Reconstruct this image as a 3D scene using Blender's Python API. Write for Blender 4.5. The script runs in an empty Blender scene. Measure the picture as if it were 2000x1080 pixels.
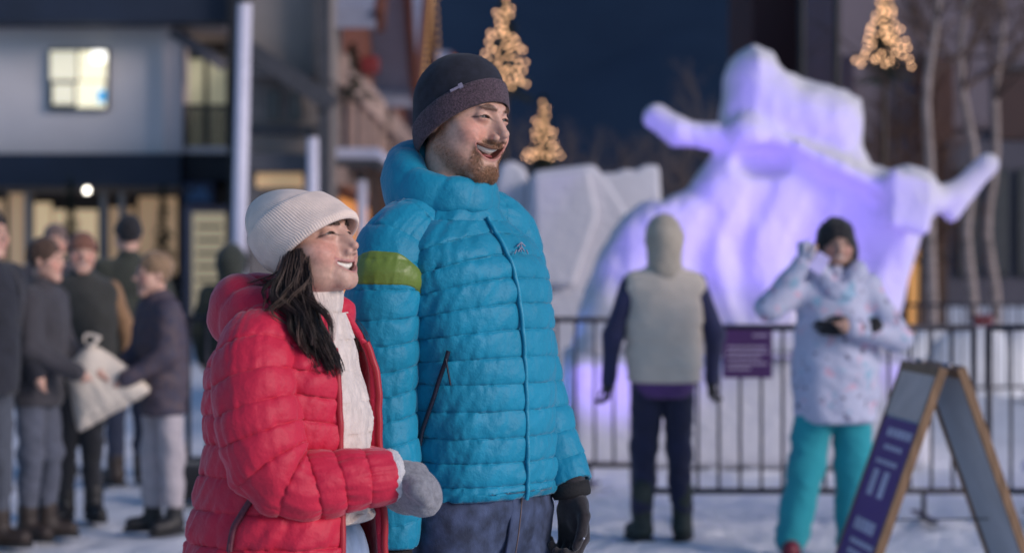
import bpy, math, random
import numpy as np
rng = np.random.default_rng(7)
random.seed(7)
SC = bpy.context.scene
COL = SC.collection
R = math.radians

# ------------------------------------------------------------------ camera
F = 3889.0            # focal length in photo pixels (70 mm on a 36 mm sensor, 2000 px wide)
CAM_H = 1.44
HZ = 510.0            # horizon row in the photo
def W(px, py, Y):
    """world point at depth Y that stands at photo pixel (px, py)"""
    return np.array([(px - 1000.0) / F * Y, Y, CAM_H + (HZ - py) / F * Y])

cam_data = bpy.data.cameras.new('camera')
cam = bpy.data.objects.new('camera', cam_data)
COL.objects.link(cam)
cam.location = (0, 0, CAM_H)
cam.rotation_euler = (R(90), 0, 0)
cam_data.sensor_width = 36.0
cam_data.lens = 70.0
cam_data.shift_y = -0.015
cam_data.clip_end = 3000
cam_data.dof.use_dof = True
cam_data.dof.focus_distance = 4.05
cam_data.dof.aperture_fstop = 2.7
SC.camera = cam

# ------------------------------------------------------------------ sky, sun, exposure
SUN_EL, SUN_AZ = R(21), R(60)         # from behind the camera, to its right
wd = bpy.data.worlds.new('World'); SC.world = wd; wd.use_nodes = True
nt = wd.node_tree; nt.nodes.clear()
sky = nt.nodes.new('ShaderNodeTexSky'); sky.sky_type = 'NISHITA'; sky.sun_disc = False
sky.sun_elevation = SUN_EL
sky.sun_rotation = math.pi - SUN_AZ
sky.air_density = 1.0; sky.dust_density = .5; sky.ozone_density = 5.0
bg = nt.nodes.new('ShaderNodeBackground'); bg.inputs[1].default_value = 0.088
ow = nt.nodes.new('ShaderNodeOutputWorld')
nt.links.new(sky.outputs[0], bg.inputs[0]); nt.links.new(bg.outputs[0], ow.inputs[0])

sl = bpy.data.lights.new('sun', 'SUN'); sun = bpy.data.objects.new('sun', sl); COL.objects.link(sun)
sl.energy = 1.55; sl.angle = R(22); sl.color = (1.0, 0.84, 0.78)
# direction the light travels: from (+x, -y, +z) towards the scene
_d = np.array([-math.sin(SUN_AZ) * math.cos(SUN_EL), math.cos(SUN_AZ) * math.cos(SUN_EL), -math.sin(SUN_EL)])
from mathutils import Vector, Matrix
sun.rotation_euler = Vector(_d).to_track_quat('-Z', 'Y').to_euler()

SC.view_settings.view_transform = 'Standard'
SC.view_settings.look = 'None'
SC.view_settings.exposure = 0.45
SC.view_settings.gamma = 1.0
SC.render.engine = 'CYCLES'
SC.cycles.use_denoising = True
SC.cycles.max_bounces = 6
SC.cycles.diffuse_bounces = 3
SC.cycles.glossy_bounces = 2
SC.cycles.transmission_bounces = 4
SC.cycles.transparent_max_bounces = 8
SC.cycles.sample_clamp_indirect = 4.0
SC.cycles.caustics_reflective = False
SC.cycles.caustics_refractive = False

# ------------------------------------------------------------------ object helpers
def tag(o, label=None, cat=None, group=None, kind=None):
    if label: o['label'] = label
    if cat: o['category'] = cat
    if group: o['group'] = group
    if kind: o['kind'] = kind
    return o

def empty(name, loc=(0, 0, 0), label=None, cat=None, group=None):
    o = bpy.data.objects.new(name, None); COL.objects.link(o)
    o.empty_display_size = 0.1
    o.location = tuple(float(c) for c in loc)
    return tag(o, label, cat, group)

def world_origin(o):
    v = Vector((0, 0, 0))
    while o is not None:
        v += Vector(o.location); o = o.parent
    return v

def mesh(name, V, Fc, m, parent=None, smooth=True, col=None):
    """V in world coordinates; faces as (N,4) array or list of index lists. The object origin is its parent's."""
    V = np.asarray(V, dtype=np.float32).reshape(-1, 3)
    if parent is not None:
        po = world_origin(parent); V = V - np.array(po, dtype=np.float32)
    me = bpy.data.meshes.new(name)
    if isinstance(Fc, np.ndarray):
        n, k = Fc.shape
        me.vertices.add(len(V)); me.vertices.foreach_set('co', V.ravel())
        me.loops.add(n * k); me.loops.foreach_set('vertex_index', Fc.astype(np.int32).ravel())
        me.polygons.add(n); me.polygons.foreach_set('loop_start', np.arange(0, n * k, k, dtype=np.int32))
        me.update(calc_edges=True); me.validate()
    else:
        me.from_pydata([tuple(map(float, v)) for v in V], [], [tuple(int(i) for i in f) for f in Fc])
    me.update()
    me.polygons.foreach_set('use_smooth', np.full(len(me.polygons), bool(smooth)))
    if col is not None:
        ca = me.color_attributes.new('Col', 'FLOAT_COLOR', 'POINT')
        c4 = np.ones((len(me.vertices), 4), dtype=np.float32); c4[:, :3] = col
        ca.data.foreach_set('color', c4.ravel())
    for mm in (m if isinstance(m, (list, tuple)) else [m]):
        me.materials.append(mm)
    o = bpy.data.objects.new(name, me); COL.objects.link(o)
    if parent is not None: o.parent = parent
    return o

class MB:
    """collects simple solids into one mesh"""
    def __init__(s): s.V = []; s.F = []
    def add(s, V, Fc):
        b = len(s.V); s.V += [tuple(map(float, v)) for v in V]; s.F += [[int(i) + b for i in f] for f in Fc]; return s
    def box(s, c, size, rz=0.0, rot=None):
        c = np.asarray(c, float); h = np.asarray(size, float) / 2
        P = np.array([[x, y, z] for x in (-1, 1) for y in (-1, 1) for z in (-1, 1)], float) * h
        if rot is None:
            ca, sa = math.cos(rz), math.sin(rz); rot = np.array([[ca, -sa, 0], [sa, ca, 0], [0, 0, 1]])
        P = P @ np.asarray(rot).T + c
        return s.add(P, [[0, 1, 3, 2], [4, 6, 7, 5], [0, 4, 5, 1], [2, 3, 7, 6], [0, 2, 6, 4], [1, 5, 7, 3]])
    def bar(s, a, b, w, t, up=(0, 0, 1)):
        """rectangular bar from a to b, width w across, t along 'up'"""
        a = np.asarray(a, float); b = np.asarray(b, float); d = b - a; L = np.linalg.norm(d); d /= L
        u = np.asarray(up, float); x = np.cross(d, u)
        if np.linalg.norm(x) < 1e-5: x = np.cross(d, (1, 0, 0))
        x /= np.linalg.norm(x); u = np.cross(x, d)
        return s.box((a + b) / 2, (w, L, t), rot=np.array([x, d, u]).T)
    def cyl(s, a, b, r0, r1=None, n=10, cap=True):
        r1 = r0 if r1 is None else r1
        a = np.asarray(a, float); b = np.asarray(b, float); d = b - a; d /= max(np.linalg.norm(d), 1e-9)
        x = np.cross(d, (0, 0, 1)) if abs(d[2]) < .9 else np.cross(d, (1, 0, 0)); x /= np.linalg.norm(x); y = np.cross(d, x)
        t = np.arange(n) * 2 * math.pi / n
        ring = np.cos(t)[:, None] * x + np.sin(t)[:, None] * y
        V = np.vstack([a + ring * r0, b + ring * r1])
        Fc = [[i, (i + 1) % n, n + (i + 1) % n, n + i] for i in range(n)]
        if cap: Fc += [list(range(n))[::-1], list(range(n, 2 * n))]
        return s.add(V, Fc)
    def prism(s, poly, y0, y1):
        """polygon of (x, z) points extruded along y"""
        n = len(poly)
        V = [(p[0], y0, p[1]) for p in poly] + [(p[0], y1, p[1]) for p in poly]
        return s.add(V, [list(range(n)), list(range(n, 2 * n))[::-1]] + [[(i + 1) % n, i, n + i, n + (i + 1) % n] for i in range(n)])
    def sphere(s, c, r, n=10, m=6):
        c = np.asarray(c, float); r = np.ones(3) * np.asarray(r, float)
        V = [c + r * (0, 0, 1)]
        for j in range(1, m):
            p = math.pi * j / m
            for i in range(n):
                q = 2 * math.pi * i / n
                V.append(c + r * (math.sin(p) * math.cos(q), math.sin(p) * math.sin(q), math.cos(p)))
        V.append(c + r * (0, 0, -1)); L = len(V) - 1
        Fc = [[0, 1 + i, 1 + (i + 1) % n] for i in range(n)]
        for j in range(m - 2):
            for i in range(n):
                a = 1 + j * n + i; b = 1 + j * n + (i + 1) % n
                Fc.append([a, a + n, b + n, b])
        Fc += [[L, 1 + (m - 2) * n + (i + 1) % n, 1 + (m - 2) * n + i] for i in range(n)]
        return s.add(V, Fc)
    def build(s, name, m, parent=None, smooth=False, label=None):
        o = mesh(name, s.V, s.F, m, parent, smooth)
        if label: o['label'] = label
        return o

def bevel(o, w=0.01, seg=2):
    b = o.modifiers.new('bevel', 'BEVEL'); b.width = w; b.segments = seg; b.limit_method = 'ANGLE'
    return o

# ------------------------------------------------------------------ materials
MATS = {}
def mat(name, color=(.5, .5, .5), rough=.6, var=.12, vscale=8.0, bump=0.0, bscale=60.0, bdist=.004, spec=.5,
        metallic=0.0, sheen=0.0, sheen_rough=.5, coat=0.0, color2=None, attr=False, emis=None, estr=0.0, sss=0.0,
        bump2=0.0, b2scale=400.0, stretch=None, trans=0.0):
    if name in MATS: return MATS[name]
    m = bpy.data.materials.new(name); m.use_nodes = True; MATS[name] = m
    nt = m.node_tree; N = nt.nodes; L = nt.links; b = N['Principled BSDF']
    tc = N.new('ShaderNodeTexCoord'); src = tc.outputs['Object']
    if stretch:
        mp = N.new('ShaderNodeMapping'); mp.inputs['Scale'].default_value = stretch; L.new(src, mp.inputs[0]); src = mp.outputs[0]
    nz = N.new('ShaderNodeTexNoise'); nz.inputs['Scale'].default_value = vscale; nz.inputs['Detail'].default_value = 5
    L.new(src, nz.inputs['Vector'])
    ramp = N.new('ShaderNodeValToRGB'); L.new(nz.outputs['Fac'], ramp.inputs[0])
    ramp.color_ramp.elements[0].position = .32; ramp.color_ramp.elements[1].position = .68
    if attr:
        at = N.new('ShaderNodeVertexColor'); at.layer_name = 'Col'
        mx = N.new('ShaderNodeMix'); mx.data_type = 'RGBA'; mx.blend_type = 'MULTIPLY'; mx.inputs['Factor'].default_value = 1
        ramp.color_ramp.elements[0].color = (1 - var,) * 3 + (1,); ramp.color_ramp.elements[1].color = (1 + var * .5,) * 3 + (1,)
        L.new(at.outputs[0], mx.inputs['A']); L.new(ramp.outputs[0], mx.inputs['B']); csock = mx.outputs['Result']
    else:
        c = np.array(color[:3]); c2 = np.array(color2[:3]) if color2 is not None else None
        lo = c * (1 - var) if c2 is None else c2; hi = np.minimum(c * (1 + var), 1) if c2 is None else c
        ramp.color_ramp.elements[0].color = (*lo, 1); ramp.color_ramp.elements[1].color = (*hi, 1); csock = ramp.outputs[0]
    L.new(csock, b.inputs['Base Color'])
    b.inputs['Roughness'].default_value = rough; b.inputs['Metallic'].default_value = metallic
    b.inputs['Specular IOR Level'].default_value = spec
    b.inputs['Sheen Weight'].default_value = sheen; b.inputs['Sheen Roughness'].default_value = sheen_rough
    b.inputs['Coat Weight'].default_value = coat; b.inputs['Transmission Weight'].default_value = trans
    if sss:
        b.inputs['Subsurface Weight'].default_value = sss; b.inputs['Subsurface Radius'].default_value = (1, .35, .2); b.inputs['Subsurface Scale'].default_value = .006
    if emis is not None:
        b.inputs['Emission Color'].default_value = (*emis, 1); b.inputs['Emission Strength'].default_value = estr
    last = None
    for st, scl in ((bump, bscale), (bump2, b2scale)):
        if st > 0:
            n2 = N.new('ShaderNodeTexNoise'); n2.inputs['Scale'].default_value = scl; n2.inputs['Detail'].default_value = 4
            L.new(src, n2.inputs['Vector'])
            bp = N.new('ShaderNodeBump'); bp.inputs['Strength'].default_value = st; bp.inputs['Distance'].default_value = bdist
            L.new(n2.outputs['Fac'], bp.inputs['Height'])
            if last is not None: L.new(last, bp.inputs['Normal'])
            last = bp.outputs[0]
    if last is not None: L.new(last, b.inputs['Normal'])
    return m

def light_mat(name, color, strength):
    if name in MATS: return MATS[name]
    m = bpy.data.materials.new(name); m.use_nodes = True; MATS[name] = m
    b = m.node_tree.nodes['Principled BSDF']
    b.inputs['Base Color'].default_value = (*color, 1)
    b.inputs['Emission Color'].default_value = (*color, 1); b.inputs['Emission Strength'].default_value = strength
    return m

# ------------------------------------------------------------------ noise
_perm = rng.random((64, 64, 64)).astype(np.float32)
def vnoise(P):
    """value noise in -1..1 on (N,3) points (lattice spacing 1)"""
    P = np.asarray(P, dtype=np.float32); i = np.floor(P).astype(np.int32); f = P - i; f = f * f * (3 - 2 * f)
    i0 = i & 63; i1 = (i + 1) & 63
    def g(a, b, c): return _perm[a[:, 0] if a.ndim > 1 else a, b, c]
    x0, y0, z0 = i0.T; x1, y1, z1 = i1.T; u, v, w = f.T
    c00 = _perm[x0, y0, z0] * (1 - u) + _perm[x1, y0, z0] * u
    c10 = _perm[x0, y1, z0] * (1 - u) + _perm[x1, y1, z0] * u
    c01 = _perm[x0, y0, z1] * (1 - u) + _perm[x1, y0, z1] * u
    c11 = _perm[x0, y1, z1] * (1 - u) + _perm[x1, y1, z1] * u
    return ((c00 * (1 - v) + c10 * v) * (1 - w) + (c01 * (1 - v) + c11 * v) * w) * 2 - 1
def fbm(P, o=3):
    P = np.asarray(P, dtype=np.float32); r = 0; a = 1; t = 0
    for k in range(o):
        r = r + a * vnoise(P * (2 ** k) + 17.3 * k); t += a; a *= .5
    return r / t

# ------------------------------------------------------------------ signed distance shapes and their surface
def smin(a, b, k):
    h = np.clip(.5 + .5 * (b - a) / k, 0, 1); return b * (1 - h) + a * h - k * h * (1 - h)
def smax(a, b, k): return -smin(-a, -b, k)
def ell(p, c, r, rot=None):
    q = p - np.asarray(c, np.float32)
    if rot is not None: q = q @ np.asarray(rot, np.float32)
    r = np.asarray(r, np.float32); k0 = np.linalg.norm(q / r, axis=1); k1 = np.linalg.norm(q / (r * r), axis=1)
    return k0 * (k0 - 1) / np.maximum(k1, 1e-6)
def cap(p, a, b, ra, rb=None):
    rb = ra if rb is None else rb
    a = np.asarray(a, np.float32); b = np.asarray(b, np.float32); d = b - a; L2 = max(float(d @ d), 1e-10)
    q = p - a; t = np.clip(q @ d / L2, 0, 1)
    return np.linalg.norm(q - t[:, None] * d, axis=1) - (ra + (rb - ra) * t)
def chain(p, pts, rad, k=.02):
    d = None
    for i in range(len(pts) - 1):
        e = cap(p, pts[i], pts[i + 1], rad[i], rad[i + 1]); d = e if d is None else smin(d, e, k)
    return d
def rbox(p, c, h, r, rot=None):
    q = p - np.asarray(c, np.float32)
    if rot is not None: q = q @ np.asarray(rot, np.float32)
    q = np.abs(q) - (np.asarray(h, np.float32) - r)
    return np.linalg.norm(np.maximum(q, 0), axis=1) + np.minimum(q.max(axis=1), 0) - r

def axis(lo, hi, h, fine=None, hf=None):
    """grid coordinates from lo to hi with step h, and step hf inside 'fine' = (a, b)"""
    if fine is None: n = int(math.ceil((hi - lo) / h)) + 1; a = lo + np.arange(n) * h
    else:
        a = []; x = lo
        while x < hi:
            a.append(x); x += hf if fine[0] <= x <= fine[1] else (h if (x + h <= fine[0] or x > fine[1]) else max(hf, fine[0] - x))
        a = np.array(a)
    while len(a) % 4: a = np.append(a, a[-1] + (a[-1] - a[-2]))
    return a.astype(np.float32)

def polygonise(f, X, Y, Z):
    nx, ny, nz = len(X), len(Y), len(Z)
    D = np.empty((nx, ny, nz), np.float32)
    bx = X.reshape(-1, 4); by = Y.reshape(-1, 4); bz = Z.reshape(-1, 4)
    def ctr(b): return b.mean(axis=1)
    hx = np.gradient(ctr(bx)) if len(bx) > 1 else np.array([bx.ptp()]); hy = np.gradient(ctr(by)) if len(by) > 1 else np.array([1.]); hz = np.gradient(ctr(bz)) if len(bz) > 1 else np.array([1.])
    G = np.stack(np.meshgrid(ctr(bx), ctr(by), ctr(bz), indexing='ij'), -1).reshape(-1, 3).astype(np.float32)
    diag = np.sqrt(np.add.outer(np.add.outer(hx ** 2, hy ** 2), hz ** 2)).ravel() * .5
    dc = f(G); act = np.abs(dc) < diag * 1.7 + .003
    D[:] = np.repeat(np.repeat(np.repeat(dc.reshape(len(bx), len(by), len(bz)), 4, 0), 4, 1), 4, 2)
    ai = np.argwhere(act.reshape(len(bx), len(by), len(bz)))
    if len(ai):
        o = np.stack(np.meshgrid(range(4), range(4), range(4), indexing='ij'), -1).reshape(-1, 3)
        idx = (ai[:, None, :] * 4 + o[None]).reshape(-1, 3)
        for s in range(0, len(idx), 400000):
            q = idx[s:s + 400000]
            D[q[:, 0], q[:, 1], q[:, 2]] = f(np.stack([X[q[:, 0]], Y[q[:, 1]], Z[q[:, 2]]], 1))
    D[D == 0] = 1e-7
    S = D < 0
    c = np.zeros((nx - 1, ny - 1, nz - 1), np.int8)
    for i in (0, 1):
        for j in (0, 1):
            for k in (0, 1): c += S[i:nx - 1 + i, j:ny - 1 + j, k:nz - 1 + k]
    act = (c > 0) & (c < 8); ijk = np.argwhere(act); idm = np.full(act.shape, -1, np.int32); idm[act] = np.arange(len(ijk))
    acc = np.zeros((len(ijk), 3), np.float32); cnt = np.zeros(len(ijk), np.float32)
    cor = [(i, j, k) for i in (0, 1) for j in (0, 1) for k in (0, 1)]
    for a in cor:
        for d in range(3):
            if a[d]: continue
            b = list(a); b[d] = 1
            pa = ijk + a; pb = ijk + b
            va = D[pa[:, 0], pa[:, 1], pa[:, 2]]; vb = D[pb[:, 0], pb[:, 1], pb[:, 2]]
            m = (va < 0) != (vb < 0); t = np.where(m, va / np.where(m, va - vb, 1), 0)
            A = np.stack([X[pa[:, 0]], Y[pa[:, 1]], Z[pa[:, 2]]], 1); B = np.stack([X[pb[:, 0]], Y[pb[:, 1]], Z[pb[:, 2]]], 1)
            acc += np.where(m[:, None], A + (B - A) * t[:, None], 0); cnt += m
    V = acc / np.maximum(cnt, 1)[:, None]
    quads = []
    for d in range(3):
        u, v = (d + 1) % 3, (d + 2) % 3
        sl0 = [slice(None)] * 3; sl1 = [slice(None)] * 3; sl0[d] = slice(0, -1); sl1[d] = slice(1, None)
        a = S[tuple(sl0)]; b = S[tuple(sl1)]; e = np.argwhere(a != b); inside = a[e[:, 0], e[:, 1], e[:, 2]]
        dims = act.shape
        ok = (e[:, u] > 0) & (e[:, v] > 0) & (e[:, u] < dims[u]) & (e[:, v] < dims[v]) & (e[:, d] < dims[d])
        e = e[ok]; inside = inside[ok]
        def cell(du, dv):
            q = e.copy(); q[:, u] += du; q[:, v] += dv; return idm[q[:, 0], q[:, 1], q[:, 2]]
        q = np.stack([cell(-1, -1), cell(0, -1), cell(0, 0), cell(-1, 0)], 1)
        q[~inside] = q[~inside][:, ::-1]
        quads.append(q)
    Q = np.vstack(quads); Q = Q[(Q >= 0).all(1)]
    return V, Q

def sdf_mesh(name, f, lo, hi, h, m, parent=None, axes=None, colf=None, disp=None):
    if axes is None: axes = [axis(lo[i], hi[i], h) for i in range(3)]
    V, Q = polygonise(f, *axes)
    if disp is not None: V = V + disp(V)
    return mesh(name, V, Q, m, parent, True, None if colf is None else colf(V))

# ------------------------------------------------------------------ lofts
def spline(P, n):
    """Catmull-Rom through the rows of P, n samples, by chord length"""
    P = np.asarray(P, float); d = np.r_[0, np.cumsum(np.linalg.norm(np.diff(P[:, :3], axis=0), axis=1))]
    t = np.linspace(0, d[-1], n); out = np.empty((n, P.shape[1])); M = np.empty_like(P)
    M[1:-1] = (P[2:] - P[:-2]) / (d[2:] - d[:-2])[:, None]; M[0] = (P[1] - P[0]) / (d[1] - d[0]); M[-1] = (P[-1] - P[-2]) / (d[-1] - d[-2])
    for k, x in enumerate(t):
        i = min(max(np.searchsorted(d, x) - 1, 0), len(P) - 2); h = d[i + 1] - d[i]; s = (x - d[i]) / h
        out[k] = (2 * s**3 - 3 * s**2 + 1) * P[i] + (s**3 - 2 * s**2 + s) * h * M[i] + (-2 * s**3 + 3 * s**2) * P[i + 1] + (s**3 - s**2) * h * M[i + 1]
    return out
def frames(C, up=(0, -1, 0)):
    T = np.gradient(C, axis=0); T /= np.linalg.norm(T, axis=1)[:, None]
    A = np.empty_like(C); B = np.empty_like(C); a = np.asarray(up, float)
    for i in range(len(C)):
        a = a - T[i] * (a @ T[i]); a /= np.linalg.norm(a); A[i] = a; B[i] = np.cross(T[i], a)
    return T, A, B
def grid_faces(nv, nu, closed=True, cap0=False, cap1=False):
    i = np.arange(nv - 1)[:, None]; j = np.arange(nu if closed else nu - 1)[None]; jn = (j + 1) % nu
    q = np.stack([i * nu + j, i * nu + jn, (i + 1) * nu + jn, (i + 1) * nu + j], -1).reshape(-1, 4)
    return q
def pillow(v, h, p=.52):
    t = v - np.floor(v); return h * np.clip(1 - (2 * t - 1) ** 2, 0, 1) ** p
def seam_dist(v): t = v - np.floor(v); return np.minimum(t, 1 - t)
def tube_mesh(P, rad, n=6):
    C = np.asarray(P, float); T, A, B = frames(C, (0.13, -.9, .41)); t = np.arange(n) * 2 * math.pi / n
    V = C[:, None] + (np.cos(t)[None, :, None] * A[:, None] + np.sin(t)[None, :, None] * B[:, None]) * np.asarray(rad, float).reshape(-1, 1, 1)
    return V.reshape(-1, 3), grid_faces(len(C), n)

# ------------------------------------------------------------------ heads
def frame(yaw, tilt=0.0, roll=0.0):
    """columns: person's left, back, up. yaw: degrees from facing the camera towards picture right."""
    t = R(yaw); l = np.array([math.cos(t), math.sin(t), 0]); f = np.array([math.sin(t), -math.cos(t), 0]); u = np.array([0, 0, 1.0])
    a = R(tilt); f, u = f * math.cos(a) + u * math.sin(a), u * math.cos(a) - f * math.sin(a)
    b = R(roll); l, u = l * math.cos(b) + u * math.sin(b), u * math.cos(b) - l * math.sin(b)
    return np.array([l, -f, u]).T

def sstep(a, b, x): t = np.clip((x - a) / (b - a), 0, 1); return t * t * (3 - 2 * t)

MALE = dict(jaw=.053, ear=1.0, chin=-.114, mzy=.007, chiny=-.066, chinw=.016, chinr=.0185, nose=1.0, cran=1.0, eye=.0026, jz=-.068, mz=-.0705, mw=.0445, mh=.0118, curve=7.0, beard=1.0, brow=.0072, cheek=.019, skin=(.66, .395, .30), lip=(.46, .185, .16), browc=(.13, .065, .04), beardc=(.27, .135, .075))
FEM = dict(jaw=.046, ear=.5, jz=-.060, chin=-.089, mzy=0.0, chiny=-.076, chinw=.010, chinr=.0150, cran=.88, nose=.82, eye=.0023, mz=-.0665, mw=.0315, mh=.0086, curve=11.0, beard=0.0, brow=.0045, cheek=.0205, skin=(.63, .385, .30), lip=(.47, .19, .185), browc=(.05, .03, .022), beardc=(.1, .1, .1))

def mouth_e(q, h):
    x = q[:, 0]; zc = h['mz'] + h['curve'] * x * x
    up = q[:, 2] > zc
    hh = np.where(up, h['mh'] * .72, h['mh'] * 1.2)
    dz = q[:, 2] - zc; k0 = np.sqrt((x / h['mw']) ** 2 + (dz / hh) ** 2); k1 = np.sqrt((x / h['mw'] ** 2) ** 2 + (dz / hh ** 2) ** 2)
    return k0 * (k0 - 1) / np.maximum(k1, 1e-5)

def eye_e(Q, h):
    zc = -.0035 - 14.0 * (Q[:, 0] - .032) ** 2 + .0035
    return np.sqrt(((Q[:, 0] - .032) / .0135) ** 2 + ((Q[:, 2] - zc) / h['eye']) ** 2) - 1

def beard_mask(q, Q, h):
    if not h['beard']: return np.zeros(len(q), np.float32)
    def soft(d, w): return 1 - sstep(-w * .3, w, d)
    a = chain(Q, [(.071, .004, -.022), (.066, -.004, -.062), (.05, -.036, -.098), (.022, -.07, -.122)], [.011, .016, .019, .02])
    m = .50 * soft(a, .014)
    m = np.maximum(m, .98 * soft(ell(Q, (0, -.086, -.125), (.034, .034, .026)), .01))
    fl = Q.copy(); fl[:, 1] = np.where(Q[:, 1] < -.05, -.08, Q[:, 1])
    m = np.maximum(m, .85 * soft(cap(fl, (.041, -.080, -.066), (.030, -.08, -.11), .004, .012), .009))
    m = np.maximum(m, .92 * soft(chain(fl, [(.004, -.08, -.0555), (.022, -.08, -.0570), (.034, -.08, -.0620)], [.0055, .0050, .0030]), .006))
    e = mouth_e(q, h); up = (q[:, 2] > h['mz'] + h['curve'] * q[:, 0] ** 2) & (q[:, 1] < -.045)
    m = np.maximum(m, np.where(up, .95 * (1 - sstep(.0075, .0115, e)) * (1 - sstep(.022, .036, Q[:, 0])), 0))
    return m * h['beard']

def head_sdf(q, h):
    Q = q.copy(); Q[:, 0] = np.abs(Q[:, 0])
    k = h['cran']; d = ell(Q, (0, .015 - .097 * (1 - k), .03 - .05 * (1 - k)), (.077 * k, .097 * k, .092 * k))
    d = smin(d, ell(Q, (0, -.024, -.022), (.064, .066, .09)), .02)
    d = smin(d, cap(Q, (h['jaw'], .004, h['jz']), (h['chinw'], h['chiny'], h['chin']), .02, h['chinr']), .022)
    d = smin(d, cap(Q, (0, h['chiny'] - .004, h['chin'] + .002), (h['chinw'], h['chiny'] - .002, h['chin']), h['chinr']), .016)
    d = smin(d, ell(Q, (0, -.034, h['chin'] + .034), (.042, .05, .036)), .024)
    d = smin(d, ell(Q, (.038, -.034, -.056), (.033, .042, .043)), .02)
    d = smin(d, ell(Q, (0, -.070 + h['mzy'], h['mz'] + .006), (.036, .024, .03)), .016)
    d = smin(d, ell(Q, (.043, -.064, -.038), (.0225, h['cheek'], .021)), .016)
    d = smin(d, ell(Q, (.056, -.046, -.026), (.017, .02, .013)), .02)
    d = smin(d, cap(Q, (.012, -.090, .019), (.040, -.079, .0195), h['brow'], h['brow'] * .35), .018)
    d = smax(d, -ell(Q, (.031, -.108, -.002), (.018, .017, .0105)), .012)
    d = smin(d, ell(Q, (.0315, -.0765, -.003), (.0170, .0135, .0130)), .007)
    n = h['nose']
    nz = chain(Q, [(0, -.087, .012), (0, -.087 - .017 * n, -.017), (0, -.090 - .0265 * n, -.0310)], [.0065, .0070, .0098 * n ** .7], .01)
    nz = smin(nz, ell(Q, (.0120 * n, -.083 - .019 * n, -.0405), (.0080, .0105, .0075)), .006)
    d = smin(d, chain(Q, [(0, -.080, .012), (0, -.086, -.018), (0, -.088, -.036)], [.010, .0125, .015], .01), .008)
    d = smin(d, nz, .009)
    d = smax(d, -ell(Q, (.0072 * n, -.084 - .022 * n, -.0495), (.0036, .006, .0045)), .003)
    # smile fold
    g = chain(Q, [(.0185, -.098, -.040), (.033, -.086, -.056), (.0405, -.076, -.078)], [0, 0, 0])
    d = d + .0028 * np.exp(-(g / .0048) ** 2)
    ee = eye_e(Q, h); slit = np.maximum(ee * h['eye'], Q[:, 1] + .070)
    d = smax(d, -slit, .0012)
    # crease under and outside the laughing eye
    g2 = chain(Q, [(.018, -.094, -.0125), (.033, -.090, -.0145), (.047, -.079, -.009)], [0, 0, 0])
    d = d + .0012 * np.exp(-(g2 / .0032) ** 2)
    e = mouth_e(q, h)
    front = (1 - sstep(-.075, -.055, q[:, 1]))
    d = d - .0020 * np.exp(-((e - .0030) / .0030) ** 2) * front
    d = smax(d, -np.maximum(e, q[:, 1] + .058), .0015)
    bm = beard_mask(q, Q, h)
    d = d - bm * .0024
    d = smin(d, ell(Q, (.0755 * (.9 + .1 * h['ear']), .016, -.016), (.0085 * h['ear'], .017 * h['ear'], .03 * h['ear'])), .006)
    return d

def head_col(q, h):
    Q = q.copy(); Q[:, 0] = np.abs(Q[:, 0]); n = len(q)
    c = np.tile(np.array(h['skin'], np.float32), (n, 1))
    def mix(m, col): c[:] = c * (1 - m[:, None]) + np.array(col, np.float32) * m[:, None]
    sk = np.array(h['skin'])
    mix(.75 * (1 - sstep(-.3, 1.2, ell(Q, (.046, -.073, -.034), (.02, .02, .018)) / .02)), sk * (1.02, .72, .70))
    mix(.55 * (1 - sstep(0, .014, np.linalg.norm(Q - np.array((0, -.115, -.036), np.float32), axis=1))), sk * (1.0, .74, .70))
    mix(.25 * (fbm(q * 60, 2) * .5 + .5), sk * (.9, .84, .8))
    bm = beard_mask(q, Q, h); nb = fbm(q * 260, 2)
    mix(np.clip(bm * (1.0 + .35 * nb), 0, 1), np.array(h['beardc']))
    b = chain(Q, [(.012, -.095, .0165), (.03, -.093, .0215), (.05, -.075, .0165)], [.0022, .0020, .0005])
    mix(.92 * (1 - sstep(-.0002, .0030, b)) * (.85 + .15 * nb), h['browc'])
    e = mouth_e(q, h); front = q[:, 1] < -.06
    upm = q[:, 2] > h['mz'] + h['curve'] * q[:, 0] ** 2
    mix(np.where(front, .75 * (1 - sstep(.0030, .0062, e)) * np.where(upm & (h['beard'] > 0), .12, 1), 0), h['lip'])
    mix(np.where((e < .0006) & (q[:, 1] > -.086 + h['mzy']) & front, .9, 0), (.11, .028, .026))
    ee = eye_e(Q, h); zc = -14.0 * (Q[:, 0] - .032) ** 2
    lash = np.exp(-((ee - .18) / .38) ** 2) * np.where(Q[:, 2] > zc - .0005, 1.0, .45) * (Q[:, 1] < -.06)
    mix(.93 * np.clip(lash, 0, 1), (.035, .02, .016))
    g2 = chain(Q, [(.016, -.094, -.0125), (.033, -.090, -.0145), (.047, -.079, -.010)], [0, 0, 0])
    mix(.25 * np.exp(-(g2 / .004) ** 2), sk * (.72, .6, .58))
    return c

skin_m = mat('skin', attr=True, rough=.46, var=.13, vscale=120, bump=.35, bscale=480, bdist=.0012, sss=.15, spec=.42)
eye_m = mat('eye', attr=True, rough=.30, var=.0, spec=.35)
tooth_m = mat('tooth', (.78, .74, .66), rough=.25, var=.03)
mouth_m = mat('tongue', (.30, .07, .07), rough=.4, var=.1)

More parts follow.
